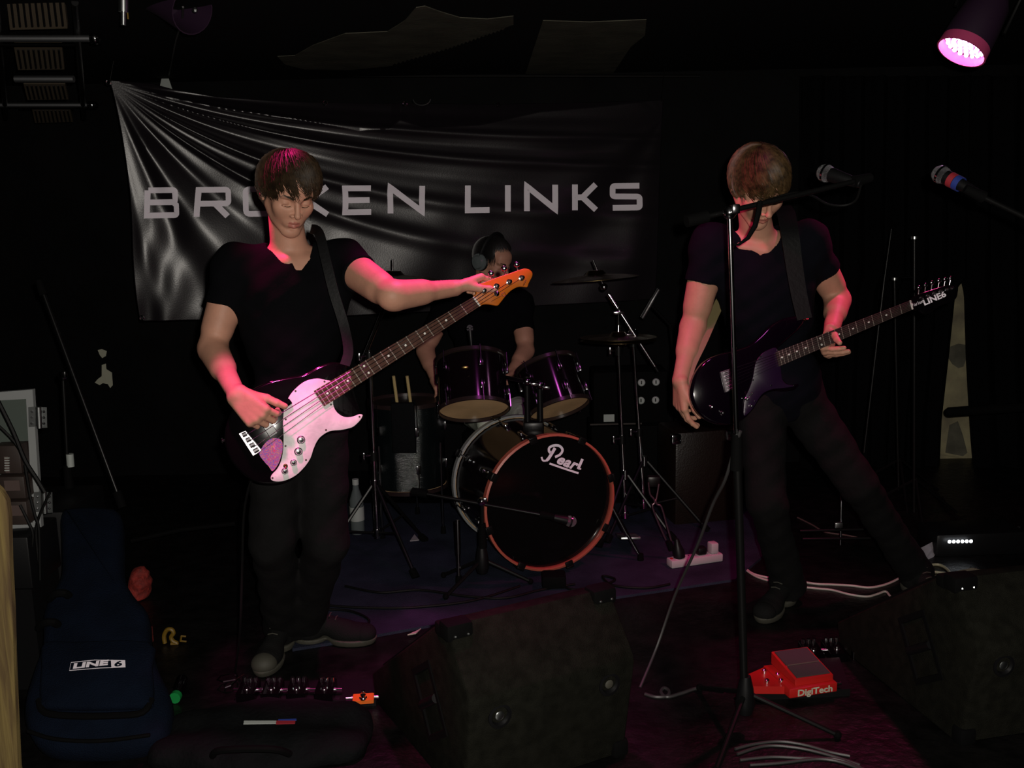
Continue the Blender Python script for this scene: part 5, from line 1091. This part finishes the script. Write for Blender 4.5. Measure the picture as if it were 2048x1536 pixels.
obj('handle', G().tube([bp+V((-.1, -.19, .06)), bp+V((-.06, -.23, .10)), bp+V((.08, -.23, .10)), bp+V((.12, -.19, .06))], .010, 8, 4), K['black_rubber'], bb)
# ================================================================== pedals
def pedal(px, py, w, d, h, m, label, group, rz=0.0, knobs=3, z0=.0, big=False, name='effects_pedal'):
    p = fl(px, py, z0); R = MX.Rotation(rz, 3, 'Z'); r = empty(name, V((p.x, p.y, z0)), label, 'pedal', group); T = lambda x, y, z: V((p.x, p.y, z0))+R @ V((x, y, z))
    obj('case', G().prism([T(-w/2, -d/2, 0), T(-w/2, d/2, 0), T(-w/2, d/2, h), T(-w/2, -d/2, h*.75)], R @ V((w, 0, 0)), bev=.003), m, r)
    for i in range(knobs): x = w*(-.32+.64*i/max(1, knobs-1)) if knobs > 1 else 0; obj('knob', G().cyl(T(x, d*.30, h*.95), T(x, d*.30, h+.014), .0075, .0065), K['chrome'], r)
    obj('foot_switch', G().cyl(T(0, -d*.22, h*.8), T(0, -d*.22, h*.8+.014), .009).cyl(T(0, -d*.22, h*.78), T(0, -d*.22, h*.8+.004), .013), K['chrome'], r)
    for s_ in (-1, 1): obj('jack_plug', G().cyl(T(s_*w/2, .01, h*.45), T(s_*(w/2+.022), .01, h*.45), .007), K['chrome'], r)
    return r
pb0 = [fl(470, 1418), fl(752, 1412), fl(745, 1370), fl(480, 1376)]
thing('pedalboard', G().prism(pb0, (0, 0, .022), ), K['black_plastic'], 'black pedalboard on the floor in front of the bassist', 'pedalboard', smooth=False)
lab = ['leftmost dark pedal with chrome knobs on the bassist pedalboard', 'second dark pedal from the left on the bassist pedalboard', 'middle dark pedal on the bassist pedalboard', 'fourth dark pedal from the left on the bassist pedalboard']
for i, x in enumerate((498, 546, 596, 652)): pedal(x, 1392, .060, .085, .040, K['gloss_black'], lab[i], 'pedals on the bassist pedalboard', .03*((i*7) % 3-1), 3, .0225)
o = pedal(727, 1402, .068, .040, .016, K['orange'], 'orange pedal at the right end of the bassist pedalboard', 'pedals on the bassist pedalboard', .1, 1, .0225)
pp = fl(725, 1362, .05); 
p = fl(460, 1378); g = G()
for i in range(14): a = i*.9; g.tube([p+V((.05*math.cos(a)*(i/14), .04*math.sin(a), .01+.003*i)), p+V((.05*math.cos(a+.9)*((i+1)/14), .04*math.sin(a+.9), .013+.003*i))], .003, 5)
thing('patch_cable', g, K['chrome_dull'], 'small tangled silvery cable left of the bassist pedalboard', 'cable')
# right board with red pedal
pr = [fl(1492, 1402), fl(1700, 1392), fl(1678, 1328), fl(1520, 1338)]
thing('pedalboard', G().prism(pr, (0, 0, .025)), K['black_plastic'], 'black pedalboard under the red pedal in front of the guitarist', 'pedalboard', smooth=False)
c = fl(1612, 1392, .026); rr = MX.Rotation(.24, 3, 'Z'); T = lambda x, y, z: c+rr @ V((x, y, z))
rp = empty('foot_pedal', c, 'bright red foot pedal with black treadle and lettered front edge', 'pedal')
obj('case', G().box(T(.025, .085, .016), (.170, .175, .032), rr, .004).prism([T(-.058, .03, .0), T(-.058, .17, .0), T(-.155, .13, .0), T(-.155, .06, 0)], (0, 0, .026)), K['red'], rp)
tr = obj('treadle', G().prism([T(-.03, .015, .032), T(-.03, .175, .032), T(-.03, .175, .075), T(-.03, .015, .052)], rr @ V((.135, 0, 0)), bev=.003), K['red'], rp)
sl = lambda x, y, o=0: T(x, y, .052+.023*(y-.015)/.16+.001+o)
for y0, y1 in ((.022, .082), (.092, .168)): obj('rubber_pad', G().prism([sl(-.022, y0), sl(.097, y0), sl(.097, y1), sl(-.022, y1)], (0, 0, .003)), K['grey_rubber'], tr, smooth=False)
obj('lettering', text(G(), 'DigiTech', .030, T(.030, -.0035, .0145), rr @ V((1, 0, 0)), V((0, 0, 1)), 1.15, bold=.0008), K['chip'], rp, smooth=False)
for x, y in ((-.075, .135), (-.10, .07), (-.055, .06), (-.045, .10)): obj('knob', G().lathe(T(x, y, .026), (0, 0, 1), [(0, .009), (.010, .008), (.013, .004), (.013, 0)], 12), K['chrome'], rp)
obj('jack_plug', G().cyl(T(-.155, .10, .014), T(-.18, .10, .014), .011).cyl(T(.11, .02, .014), T(.135, .02, .014), .007), K['chrome'], rp)
obj('toe_strip', G().tube([T(-.02, .087, .066), T(.095, .087, .066)], .0028, 6), K['label_pink'], rp)
for i, (x, y) in enumerate(((1622, 1314), (1668, 1312), (1712, 1308))):
    pedal(x, y, .062, .095, .042, K['gloss_black'], ['dark pedal behind the red pedal, nearest the microphone stand', 'dark pedal between two others behind the red pedal', 'dark pedal behind the red pedal, nearest the right floor monitor'][i], 'dark pedals behind the red pedal', .08, 3)
# ================================================================== power strip and cables
def cable(pts, r, m, label, z=.0, n=6, name='cable', cat='cable', grp=None):
    P = smooth_pts([fl(p[0], p[1], z+r)+V((0, 0, (p[2] if len(p) > 2 else 0))) for p in pts], n); return thing(name, G().tube(P, r, 6), m, label, cat, grp)
a, b = fl(1338, 1134, RZ), fl(1440, 1119, RZ); d = (b-a); L_ = d.length; d.normalize(); sd = V((-d.y, d.x, 0)); Rp = MX((d, sd, V((0, 0, 1)))).transposed(); ps = empty('power_strip', (a+b)/2, 'white mains power strip on the rug right of the bass drum', 'power strip')
obj('case', G().box((a+b)/2+V((0, 0, .018)), (L_, .055, .036), Rp, .006), K['white_plastic'], ps)
for i in range(4):
    q = a+d*(L_*(.17+.22*i))+V((0, 0, .0365)); o = obj('socket', G().box(q, (.040, .042, .002), Rp, .0008), K['white_plastic'], ps)
    obj('pin_hole', G().box(q+V((0, 0, .001))+sd*.008, (.004, .008, .002), Rp), K['black_plastic'], o)
obj('neon_switch', G().box(a+d*.012+V((0, 0, .037)), (.010, .014, .004), Rp), K['red'], ps)
thing('mains_plug', G().lathe(a+d*.05+V((0, 0, .038)), (-.15, 0, 1), [(0, .026), (.03, .026), (.05, .018), (.085, .009), (.085, 0)], 14), K['black_plastic'], 'black cone-shaped plug in the left socket of the white power strip', 'plug', 'plugs in the power strip')
thing('mains_plug', G().box(a+d*.155+V((0, 0, .056)), (.045, .042, .036), Rp, .010), K['black_plastic'], 'square black plug in the middle of the white power strip', 'plug', 'plugs in the power strip')
thing('mains_plug', G().box(a+d*.195+V((0, .0, .062))+d*.02, (.036, .042, .048), Rp, .006), K['white_plastic'], 'white plug at the right end of the white power strip', 'plug', 'plugs in the power strip')
cable([(1440, 1118), (1470, 1121), (1484, 1130), (1503, 1146), (1530, 1154), (1560, 1158), (1600, 1163), (1634, 1168), (1662, 1169), (1700, 1171), (1735, 1175), (1760, 1172), (1784, 1164), (1810, 1150)], .0048, K['white_cable'], 'upper of two white cables running right from the power strip')
cable([(1448, 1126), (1476, 1130), (1510, 1152), (1545, 1163), (1590, 1172), (1634, 1177), (1664, 1180), (1700, 1189), (1734, 1193), (1755, 1188), (1771, 1183), (1780, 1192), (1790, 1203)], .0045, K['white_cable'], 'lower of two white cables, ending in a hook by the right foot')
cable([(1850, 1136), (1862, 1130), (1880, 1130), (1896, 1140), (1900, 1152), (1888, 1160), (1868, 1158), (1858, 1148), (1872, 1144), (1905, 1150)], .006, K['cream_cable'], 'coil of cream cable lying right of the guitarist foot')
cable([(1290, 1388), (1312, 1394), (1334, 1392), (1338, 1382), (1328, 1376), (1322, 1384), (1334, 1394), (1365, 1386), (1400, 1376), (1448, 1382)], .0055, K['grey_cable'], 'looped grey cable between the central monitor and the stand')
for i, (pts, lab) in enumerate((([(1470, 1498), (1510, 1488), (1560, 1483), (1610, 1490), (1660, 1504), (1700, 1512)], 'topmost strand of grey cable at the bottom right'), ([(1475, 1508), (1530, 1492), (1590, 1495), (1650, 1508), (1720, 1530)], 'second strand of grey cable at the bottom right'),
     ([(1480, 1520), (1540, 1514), (1600, 1516), (1680, 1520), (1740, 1545)], 'third strand of grey cable at the bottom right'), ([(1500, 1530), (1560, 1526), (1640, 1518), (1700, 1530), (1760, 1560)], 'lowest strand of grey cable at the bottom right'))):
    cable(pts, .0045, K['grey_cable'], lab, grp='grey cable strands at the bottom right')
for pts, lab in (([(690, 1172), (760, 1185), (840, 1180), (930, 1192), (1010, 1196), (1080, 1180), (1150, 1168)], 'black cable snaking over the rug before the bass drum'), ([(560, 1190), (650, 1210), (760, 1216), (850, 1213), (950, 1200), (1040, 1172)], 'long black cable across the rug left of the bass drum'),
     ([(1128, 1150), (1132, 1175), (1180, 1178), (1230, 1160), (1205, 1152), (1225, 1170), (1290, 1176), (1340, 1168)], 'black cable curling on the rug right of the bass drum'), ([(640, 1218), (700, 1222), (738, 1240), (720, 1258), (690, 1262)], 'black cable loop on the rug behind the bassist shoe')):
    cable(pts, .005, K['black_cable'], lab, RZ)
g = G().tube(smooth_pts([at(1481, 862, 2.78), at(1468, 900, 2.80), at(1450, 960, 2.85), at(1425, 1010, 2.95), at(1395, 1090, 3.05), at(1350, 1190, 3.2), at(1315, 1290, 3.2), fl(1280, 1375)], 5), .0048, 6)
thing('cable', g, K['grey_cable'], 'grey microphone cable hanging from the tall front stand to the floor', 'cable')
g = G().tube(smooth_pts([at(1722, 369, 2.92), at(1712, 400, 2.95), at(1688, 411, 2.97), at(1655, 408, 2.97), at(1625, 392, 2.96), at(1590, 385, 2.93), at(1530, 402, 2.90)], 5), .0035, 6)
thing('cable', g, K['black_cable'], 'black cable looping under the microphone in front of the guitarist', 'cable')
g = G().tube(smooth_pts([at(1400, 0+850, 3.27), at(1395, 900, 3.3), at(1390, 1000, 3.4), at(1388, 1100, 3.55), fl(1380, 1230)], 4), .004, 6)
thing('cable', G().tube(smooth_pts([at(505, 955, 2.98), at(495, 985, 3.0), at(487, 1040, 3.03), at(484, 1150, 3.05), at(480, 1260, 3.06), fl(470, 1345)], 5), .004, 6), K['black_cable'], 'thin dark cable hanging from the bass body to the floor', 'cable')
# ================================================================== right-hand floor clutter
lb = fl(1925, 1112); lx = empty('led_bar', lb, 'black box lamp with a row of six lit white lights at right', 'lamp')
obj('case', G().box(lb+V((.08, .10, .05)), (.42, .20, .11), MX.Rotation(.05, 3, 'Z'), .02), K['black_plastic'], lx)
for i in range(6): q = at(1899+8.6*i, 1083.5-.2*i, lb.y-.035); obj('led', G().ball(q, .0078, 10, (1, .6, 1)), K['led_white'], lx)
thing('paper_sheet', G().prism([fl(1842, 1097, .05), fl(1848, 1123, .0), fl(1867, 1114, .0), fl(1880, 1096, .02), fl(1916, 1066, .02), fl(1880, 1077, .06)], (0, .002, .002)), K['paper'], 'crumpled pale pink-lit paper on the floor left of the lit lamp', 'paper', smooth=False)
thing('cardboard_piece', G().prism([fl(1866, 1178), fl(1982, 1148), fl(1944, 1140), (fl(1862, 1157))], (0, 0, .010)), K['cardboard'], 'flat tan piece of board on the floor behind the right monitor', 'board', smooth=False)
cable([(1870, 978), (1885, 1005), (1915, 1035), (1950, 1048), (1990, 1052), (2040, 1056)], .010, K['black_cable'], 'thick black cable on the floor below the pale wall strip')
cable([(1885, 995), (1900, 1020), (1930, 1050), (1975, 1058)], .007, K['black_cable'], 'thinner black cable beside the thick one below the pale wall')
pp_ = empty('floor_tube', fl(1680, 1068), 'low black tubular frame on the floor behind the guitarist legs', 'frame')
for a, b in (((1600, 1062, 4.3), (1745, 1058, 4.3)), ((1605, 1078, 4.25), (1748, 1076, 4.25))): o = obj('rail', G().cyl(at(*a), at(*b), .006), K['black_metal'], pp_)
obj('bolt_plate', G().box(at(1677, 1050, 4.3), (.034, .02, .026), bev=.003), K['zinc'], pp_); obj('post', G().cyl(at(1683, 985, 4.35), at(1681, 1090, 4.3), .005), K['chrome_dull'], pp_)
cable([(1595, 1035), (1625, 1050), (1650, 1064), (1690, 1070), (1715, 1075)], .004, K['label_pink'], 'thin pinkish cable on the floor behind the guitarist legs')
# bottle behind the cymbal stand
bq = fl(716, 1066, RZ); bt = empty('water_bottle', bq, 'clear plastic water bottle standing behind the left cymbal stand', 'bottle')
hb_ = at(716, 958, bq.y).z-RZ
obj('bottle', G().lathe(bq, (0, 0, 1), [(0, 0), (.0, .030), (.012, .034), (hb_*.62, .034), (hb_*.82, .016), (hb_*.9, .014), (hb_*.9, 0)], 20), K['clear_plastic'], bt)
obj('cap', G().cyl(bq+V((0, 0, hb_*.9)), bq+V((0, 0, hb_)), .016), K['label_white'], bt); obj('label', G().lathe(bq, (0, 0, 1), [(hb_*.25, .0345), (hb_*.25, .0355), (hb_*.5, .0355), (hb_*.5, .0345)], 20, closed=True), K['label_white'], bt)
thing('paper_scrap', G().prism([fl(820, 1083, RZ), fl(838, 1081, RZ), fl(829, 1070, RZ)], (0, 0, .004)), K['paper'], 'tiny white triangle scrap on the rug beside the floor tom', 'scrap', smooth=False)
thing('plaster_flake', G().prism([fl(815, 1271, RZ), fl(836, 1262, RZ), fl(842, 1258, RZ), (fl(832, 1268, RZ))], (0, 0, .004)), K['chip'], 'pale flake on the front edge of the rug', 'flake', smooth=False)
# ================================================================== left-hand clutter
wp = Plane((0, 1.55, 0), (0, -1, 0)); q = [wp(x, y) for x, y in [(-60, 985), (-30, 968), (0, 972), (9, 980), (15, 990), (22, 1002), (26, 1030), (28, 1120), (33, 1220), (36, 1330), (40, 1430), (45, 1536)]]; q = [p-V((.007, 0, 0)) for p in q]; q += [V((q[-1].x+.01, 1.55, .0)), V((q[0].x, 1.55, 0))]
po_ = empty('wooden_post', V((q[-1].x+.03, 1.6, 0)), 'rough yellowish wooden post at the very left edge, nearest the viewer', 'post'); obj('post', G().prism(q, (0, .012, 0)), K['wood_post'], po_, ngon=True)
DPn = Plane((0, 3.5, 0), (.15, -1, 0)); fc = empty('flight_case', V((DPn(20, 1060).x, 3.6, 0)), 'open flight case with pale door frame and steel hinges at the left edge', 'case')
out = [(-60, 789), (65, 779), (83, 1060), (-60, 1072)]; inn = [(-40, 803), (52, 798), (66, 1045), (-40, 1056)]
g = G(); a = [DPn(*p) for p in out]; b = [DPn(*p) for p in inn]; th = V((0, .018, 0)); vs = a+b+[p+th for p in a]+[p+th for p in b]; f = []
for i in range(4): j = (i+1) % 4; f += [(i, j, 4+j, 4+i), (8+i, 12+i, 12+j, 8+j), (i, 8+i, 8+j, j), (4+i, 4+j, 12+j, 12+i)]
obj('door_frame', g.add(vs, f), K['grey_frame'], fc, smooth=False); obj('door_panel', G().prism([DPn(*p, -.012) for p in inn], (0, .008, 0)), K['grey_green'], fc, smooth=False)
for y0, y1, x0 in ((814, 856, 57), (984, 1026, 68)):
    h = obj('hinge', G().prism([DPn(*p, .002) for p in ((x0, y0), (x0+14, y0-1), (x0+15, y1-3), (x0+1, y1-2))], (0, -.002, 0)), K['zinc'], fc)
    obj('knuckle', G().cyl(DPn(x0+20, y0, .006), DPn(x0+22, y1, .006), .010), K['zinc'], h); obj('leaf', G().prism([DPn(*p, -.01) for p in ((x0+24, y0), (x0+37, y0), (x0+38, y1-1), (x0+25, y1))], (0, -.002, 0)), K['zinc'], h)
    for v in (.22, .5, .78): obj('rivet', G().ball(DPn(x0+7, y0+(y1-y0)*v, .004), .0045, 8), K['chrome'], h); obj('hole', G().ball(DPn(x0+31, y0+(y1-y0)*v, -.005), .0045, 8), K['black_plastic'], h)
zb = DPn(20, 1075).z; obj('lower_case', G().box((DPn(10, 1060).x-.18, 3.72, zb/2), (.50, .36, zb-.01), bev=.01), K['black_plastic'], fc)
for i, (x0, y0, x1, y1, lab) in enumerate(((-10, 890, 38, 950, 'small dark box with printed white label, topmost of its stack'), (-5, 952, 47, 1000, 'small dark box with pinkish label, middle of its stack'), (0, 1002, 52, 1052, 'small dark box with pinkish label, lowest of its stack'))):
    Yb = 3.2; a, b = at(x0, y1, Yb), at(x1, y0, Yb); r_ = empty('adapter_box', V(((a.x+b.x)/2, Yb+.04, min(a.z, b.z))), lab, 'box', 'small boxes stacked at the left edge'); obj('case', G().box(((a.x+b.x)/2, Yb+.045, (a.z+b.z)/2), (b.x-a.x, .09, (b.z-a.z)*.96), bev=.005), K['brown_box'], r_)
    l0, l1 = ((8, 913), (20, 945)) if i == 0 else ((x0+13, y0+9), (x0+46, y0+29)); c0, c1 = at(*l0, Yb-.002), at(*l1, Yb-.002)
    obj('label', G().box((c0+c1)/2, (abs(c1.x-c0.x), .003, abs(c1.z-c0.z))), K['label_pink'], r_, smooth=False)
    if i == 0:
        for k_ in range(6): obj('label_bar', G().box(at(14, 916+k_*5, Yb-.005), (.016, .002, .003)), K['label_white'], r_, smooth=False)
sh = at(20, 1060, 3.2); cbn = empty('small_cabinet', V((sh.x-.12, 3.26, 0)), 'black cabinet under the stack of small boxes at left', 'cabinet')
obj('top_box', G().box((sh.x-.12, 3.26, sh.z-.10), (.40, .22, .18), bev=.006), K['black_plastic'], cbn); obj('base_box', G().box((sh.x-.12, 3.26, (sh.z-.195)/2), (.38, .20, sh.z-.195)), K['black_plastic'], cbn)
for i, (pts, lab) in enumerate((([(-10, 790), (25, 860), (50, 920), (75, 960), (90, 985)], 'thick black cable crossing the pale case door from the top left'), ([(-10, 845), (30, 885), (62, 940), (80, 970)], 'black cable just under the thick one crossing the case door'),
      ([(50, 930), (60, 990), (70, 1030), (78, 1062), (80, 1160)], 'black cable dropping beside the stack of small boxes'), ([(100, 985), (88, 1010), (76, 1040), (72, 1070), (78, 1130)], 'thin black cable bending down at the lower hinge'), ([(40, 1010), (55, 1040), (66, 1070), (60, 1120)], 'black cable hanging below the stack of small boxes'))):
    thing('hanging_cable', G().tube([at(x, y, 3.1+.02*i) for x, y in pts], .0065 if i == 0 else .0045, 6, 4), K['black_cable'], lab, 'cable')
rc = fl(278, 1200); s = SDF(); s.ell(rc+V((0, .03, .06)), (.045, .05, .075)); s.cap(rc+V((-.02, 0, .02)), rc+V((.02, .03, .10)), .03, .02); s.fold = (.004, 90); s.cut((0, 0, .001), (0, 0, -1)); rcr = empty('red_cloth', rc, 'bunched dark red cloth on the floor right of the blue bag', 'cloth'); sobj('cloth', [s.mesh(.005)], K['red_cloth'], rcr)
a = fl(299, 1290); thing('red_strip', G().box(a+V((0, .02, .03)), (.010, .03, .06), bev=.003), K['red_cloth'], 'thin red upright strip beside the blue bag', 'strip')
yr = fl(345, 1288); g = G().tube([at(*p, yr.y) for p in ((330, 1286), (328, 1272), (334, 1260), (343, 1259), (347, 1266), (342, 1274), (346, 1282), (355, 1287), (342, 1288))], .008, 8, 4)
thing('yellow_rope', g, K['yellow'], 'short curl of yellow rope on the floor right of the blue bag', 'rope')
g = G(); 
for p_ in ((362, 1272, 372, 1275), (362, 1282, 373, 1285)): g.tube([at(p_[0], p_[1], yr.y), at(p_[2], p_[3]-2, yr.y)], .0035, 5)
g.tube([at(363, 1272, yr.y), at(361, 1283, yr.y)], .0035, 5); thing('yellow_clip', g, K['yellow'], 'tiny yellow clip beside the yellow rope', 'clip')
bq = fl(354, 1402); bt2 = empty('bottle', bq, 'small bottle with round green cap lying right of the blue bag', 'bottle'); obj('cap', G().cyl(bq+V((0, -.02, .02)), bq+V((0, .0, .02)), .019), K['green'], bt2); obj('glass', G().lathe(bq+V((0, 0, .02)), (-.15, 1, 0), [(0, 0), (0, .013), (.03, .016), (.05, .02), (.11, .02), (.11, 0)], 16), K['gloss_black'], bt2)
# ================================================================== ceiling rig, upper left
rk = empty('ceiling_rack', at(80, 120, 4.2), 'hanging rack of ribbed beige panels between chrome bars, upper left', 'lighting rack')
pan = [((10, -25), (125, -25), (135, 57), (20, 60), 3.55, 3.75), ((28, 95), (124, 95), (129, 139), (36, 140), 4.05, 4.25), ((47, 168), (130, 168), (137, 199), (55, 200), 4.6, 4.8), ((64, 218), (140, 218), (146, 244), (70, 246), 5.1, 5.3)]
for a, b, c, d, Ya, Yb in pan:
    A, B, Cc_, D = at(*a, Ya), at(*b, Ya), at(*c, Yb), at(*d, Yb); nn = (B-A).cross(D-A).normalized(); nn = nn if nn.dot(A-C0) > 0 else -nn
    o = obj('ribbed_panel', G().prism([A, B, Cc_, D], nn*.02), K['beige_panel'], rk, smooth=False)
    for i in range(9):
        u = (i+.7)/9.4; p0, p1 = A.lerp(B, u).lerp(D.lerp(Cc_, u), .08), A.lerp(B, u).lerp(D.lerp(Cc_, u), .92); obj('slot', G().cyl(p0-nn*.001, p1-nn*.001, .0045, seg=5), K['black_plastic'], o)
for (x0, x1, y, Y, r_, m) in ((-15, 196, 77, 3.9, .012, 'bar_metal'), (-10, 150, 90, 4.0, .008, 'chrome_dull'), (30, 148, 158, 4.4, .014, 'bar_metal'), (-10, 190, 210, 4.95, .010, 'bar_metal'), (40, 148, 216, 5.0, .006, 'chrome_dull')):
    o = obj('cross_bar', G().cyl(at(x0, y, Y), at(x1, y, Y), r_), K[m], rk)
    if r_ in (.012, .010): obj('end_clamp', G().ball(at(x1-6, y, Y), r_*1.8).cyl(at(x1-14, y, Y), at(x1+4, y, Y), r_*1.6), K['chrome'], o)
for x, x2 in ((-8, 12), (150, 168)): obj('side_rail', G().cyl(at(x, 5, 3.6), at(x2, 235, 5.2), .012), K['black_metal'], rk)
o = empty('hanging_connector', at(248, 50, 3.5), 'bright metal cable connector hanging at the top left', 'connector'); obj('shell', G().cyl(at(247, -6, 3.5), at(247, 24, 3.5), .016).cyl(at(247, 22, 3.5), at(247, 50, 3.5), .009), K['zinc'], o); obj('tape', G().box(at(256, 32, 3.49), (.004, .004, .02)), K['yellow'], o); obj('cord', G().cyl(at(247, -6, 3.5), at(247, -60, 3.5), .006), K['black_cable'], o)
pc = empty('spotlight', at(352, 18, 3.7), 'dark round spotlight can hanging at the top, unlit', 'spotlight'); A, B = at(300, -16, 3.8), at(385, 22, 3.66)
obj('can', G().lathe(A, B-A, [(-.06, 0), (-.06, .03), (-.02, .062), (.10, .066), ((B-A).length, .082), ((B-A).length, .078), (.1, .06), (.1, 0)], 24), K['par_body'], pc); obj('bracket', G().tube([at(305, 0, 3.7), at(300, -40, 3.72), at(395, -40, 3.72), at(392, 4, 3.7)], .006, 6), K['black_metal'], pc); obj('knob', G().ball(at(390, 20, 3.62), .010, 8), K['zinc'], pc)
obj('safety_cable', G().tube(smooth_pts([at(366, 14, 3.6), at(364, 40, 3.8), at(352, 80, 4.3), at(345, 115, 4.9), at(338, 150, 5.6)], 4), .004, 5), K['grey_cable'], pc)
thing('tape_tag', G().prism([at(324, 152, 5.74), at(336, 153, 5.74), at(348, 189, 5.72), at(318, 182, 5.72)], (0, .004, 0)), K['label_white'], 'pale folded tape tag holding the top edge of the banner', 'tape', smooth=False)
# LED par upper right
A, B = at(1926, 97, 3.5), at(1968, 8, 3.62); vd_ = (C0-at(1930, 92, 3.5)).normalized(); pr_ = (Rt*(-.50)-Up*.87).normalized(); ax = (vd_*.02+pr_).normalized(); Cn = at(1932, 88, 3.75)
pl = empty('led_spotlight', Cn, 'stage spotlight with glowing pink-white light face, upper right', 'spotlight')
obj('housing', G().lathe(Cn, -ax, [(-.035, .086), (0, .088), (.06, .086), (.16, .075), (.22, .045), (.225, 0)], 32), K['par_body'], pl)
obj('rim', G().lathe(Cn, ax, [(0, .080), (0, .088), (.035, .090), (.036, .084)], 32, closed=True), K['par_rim'], pl)
obj('lens', G().lathe(Cn, ax, [(0.0, 0), (0, .08), (-.004, .08), (-.004, 0)], 32), K['par_body'], pl)
u, v, _ = basis(ax)
for ring, n_ in ((0, 1), (.022, 6), (.044, 12), (.066, 18)):
    for i in range(n_): a = 2*PI*i/n_; obj('led', G().ball(Cn+(u*math.cos(a)+v*math.sin(a))*ring+ax*.004, .0085, 6), K['led_pink'], pl)
obj('yoke', G().tube([Cn-ax*.10+u*.10, Cn-ax*.22+u*.11+V((0, 0, .05)), Cn-ax*.24-u*.11+V((0, 0, .06)), Cn-ax*.10-u*.10], .008, 6), K['black_metal'], pl)
light('led_beam', 'SPOT', Cn+ax*.045, at(1640, 760, 3.6), 55, (1, .04, .25), .06, 62, .7)

thing('floor_pipe', G().tube([at(262, 1082, 4.2), at(360, 1060, 4.25), at(470, 1047, 4.3)], .010, 8), K['black_rubber'], 'thin dark pipe lying low behind the bassist at left', 'pipe')
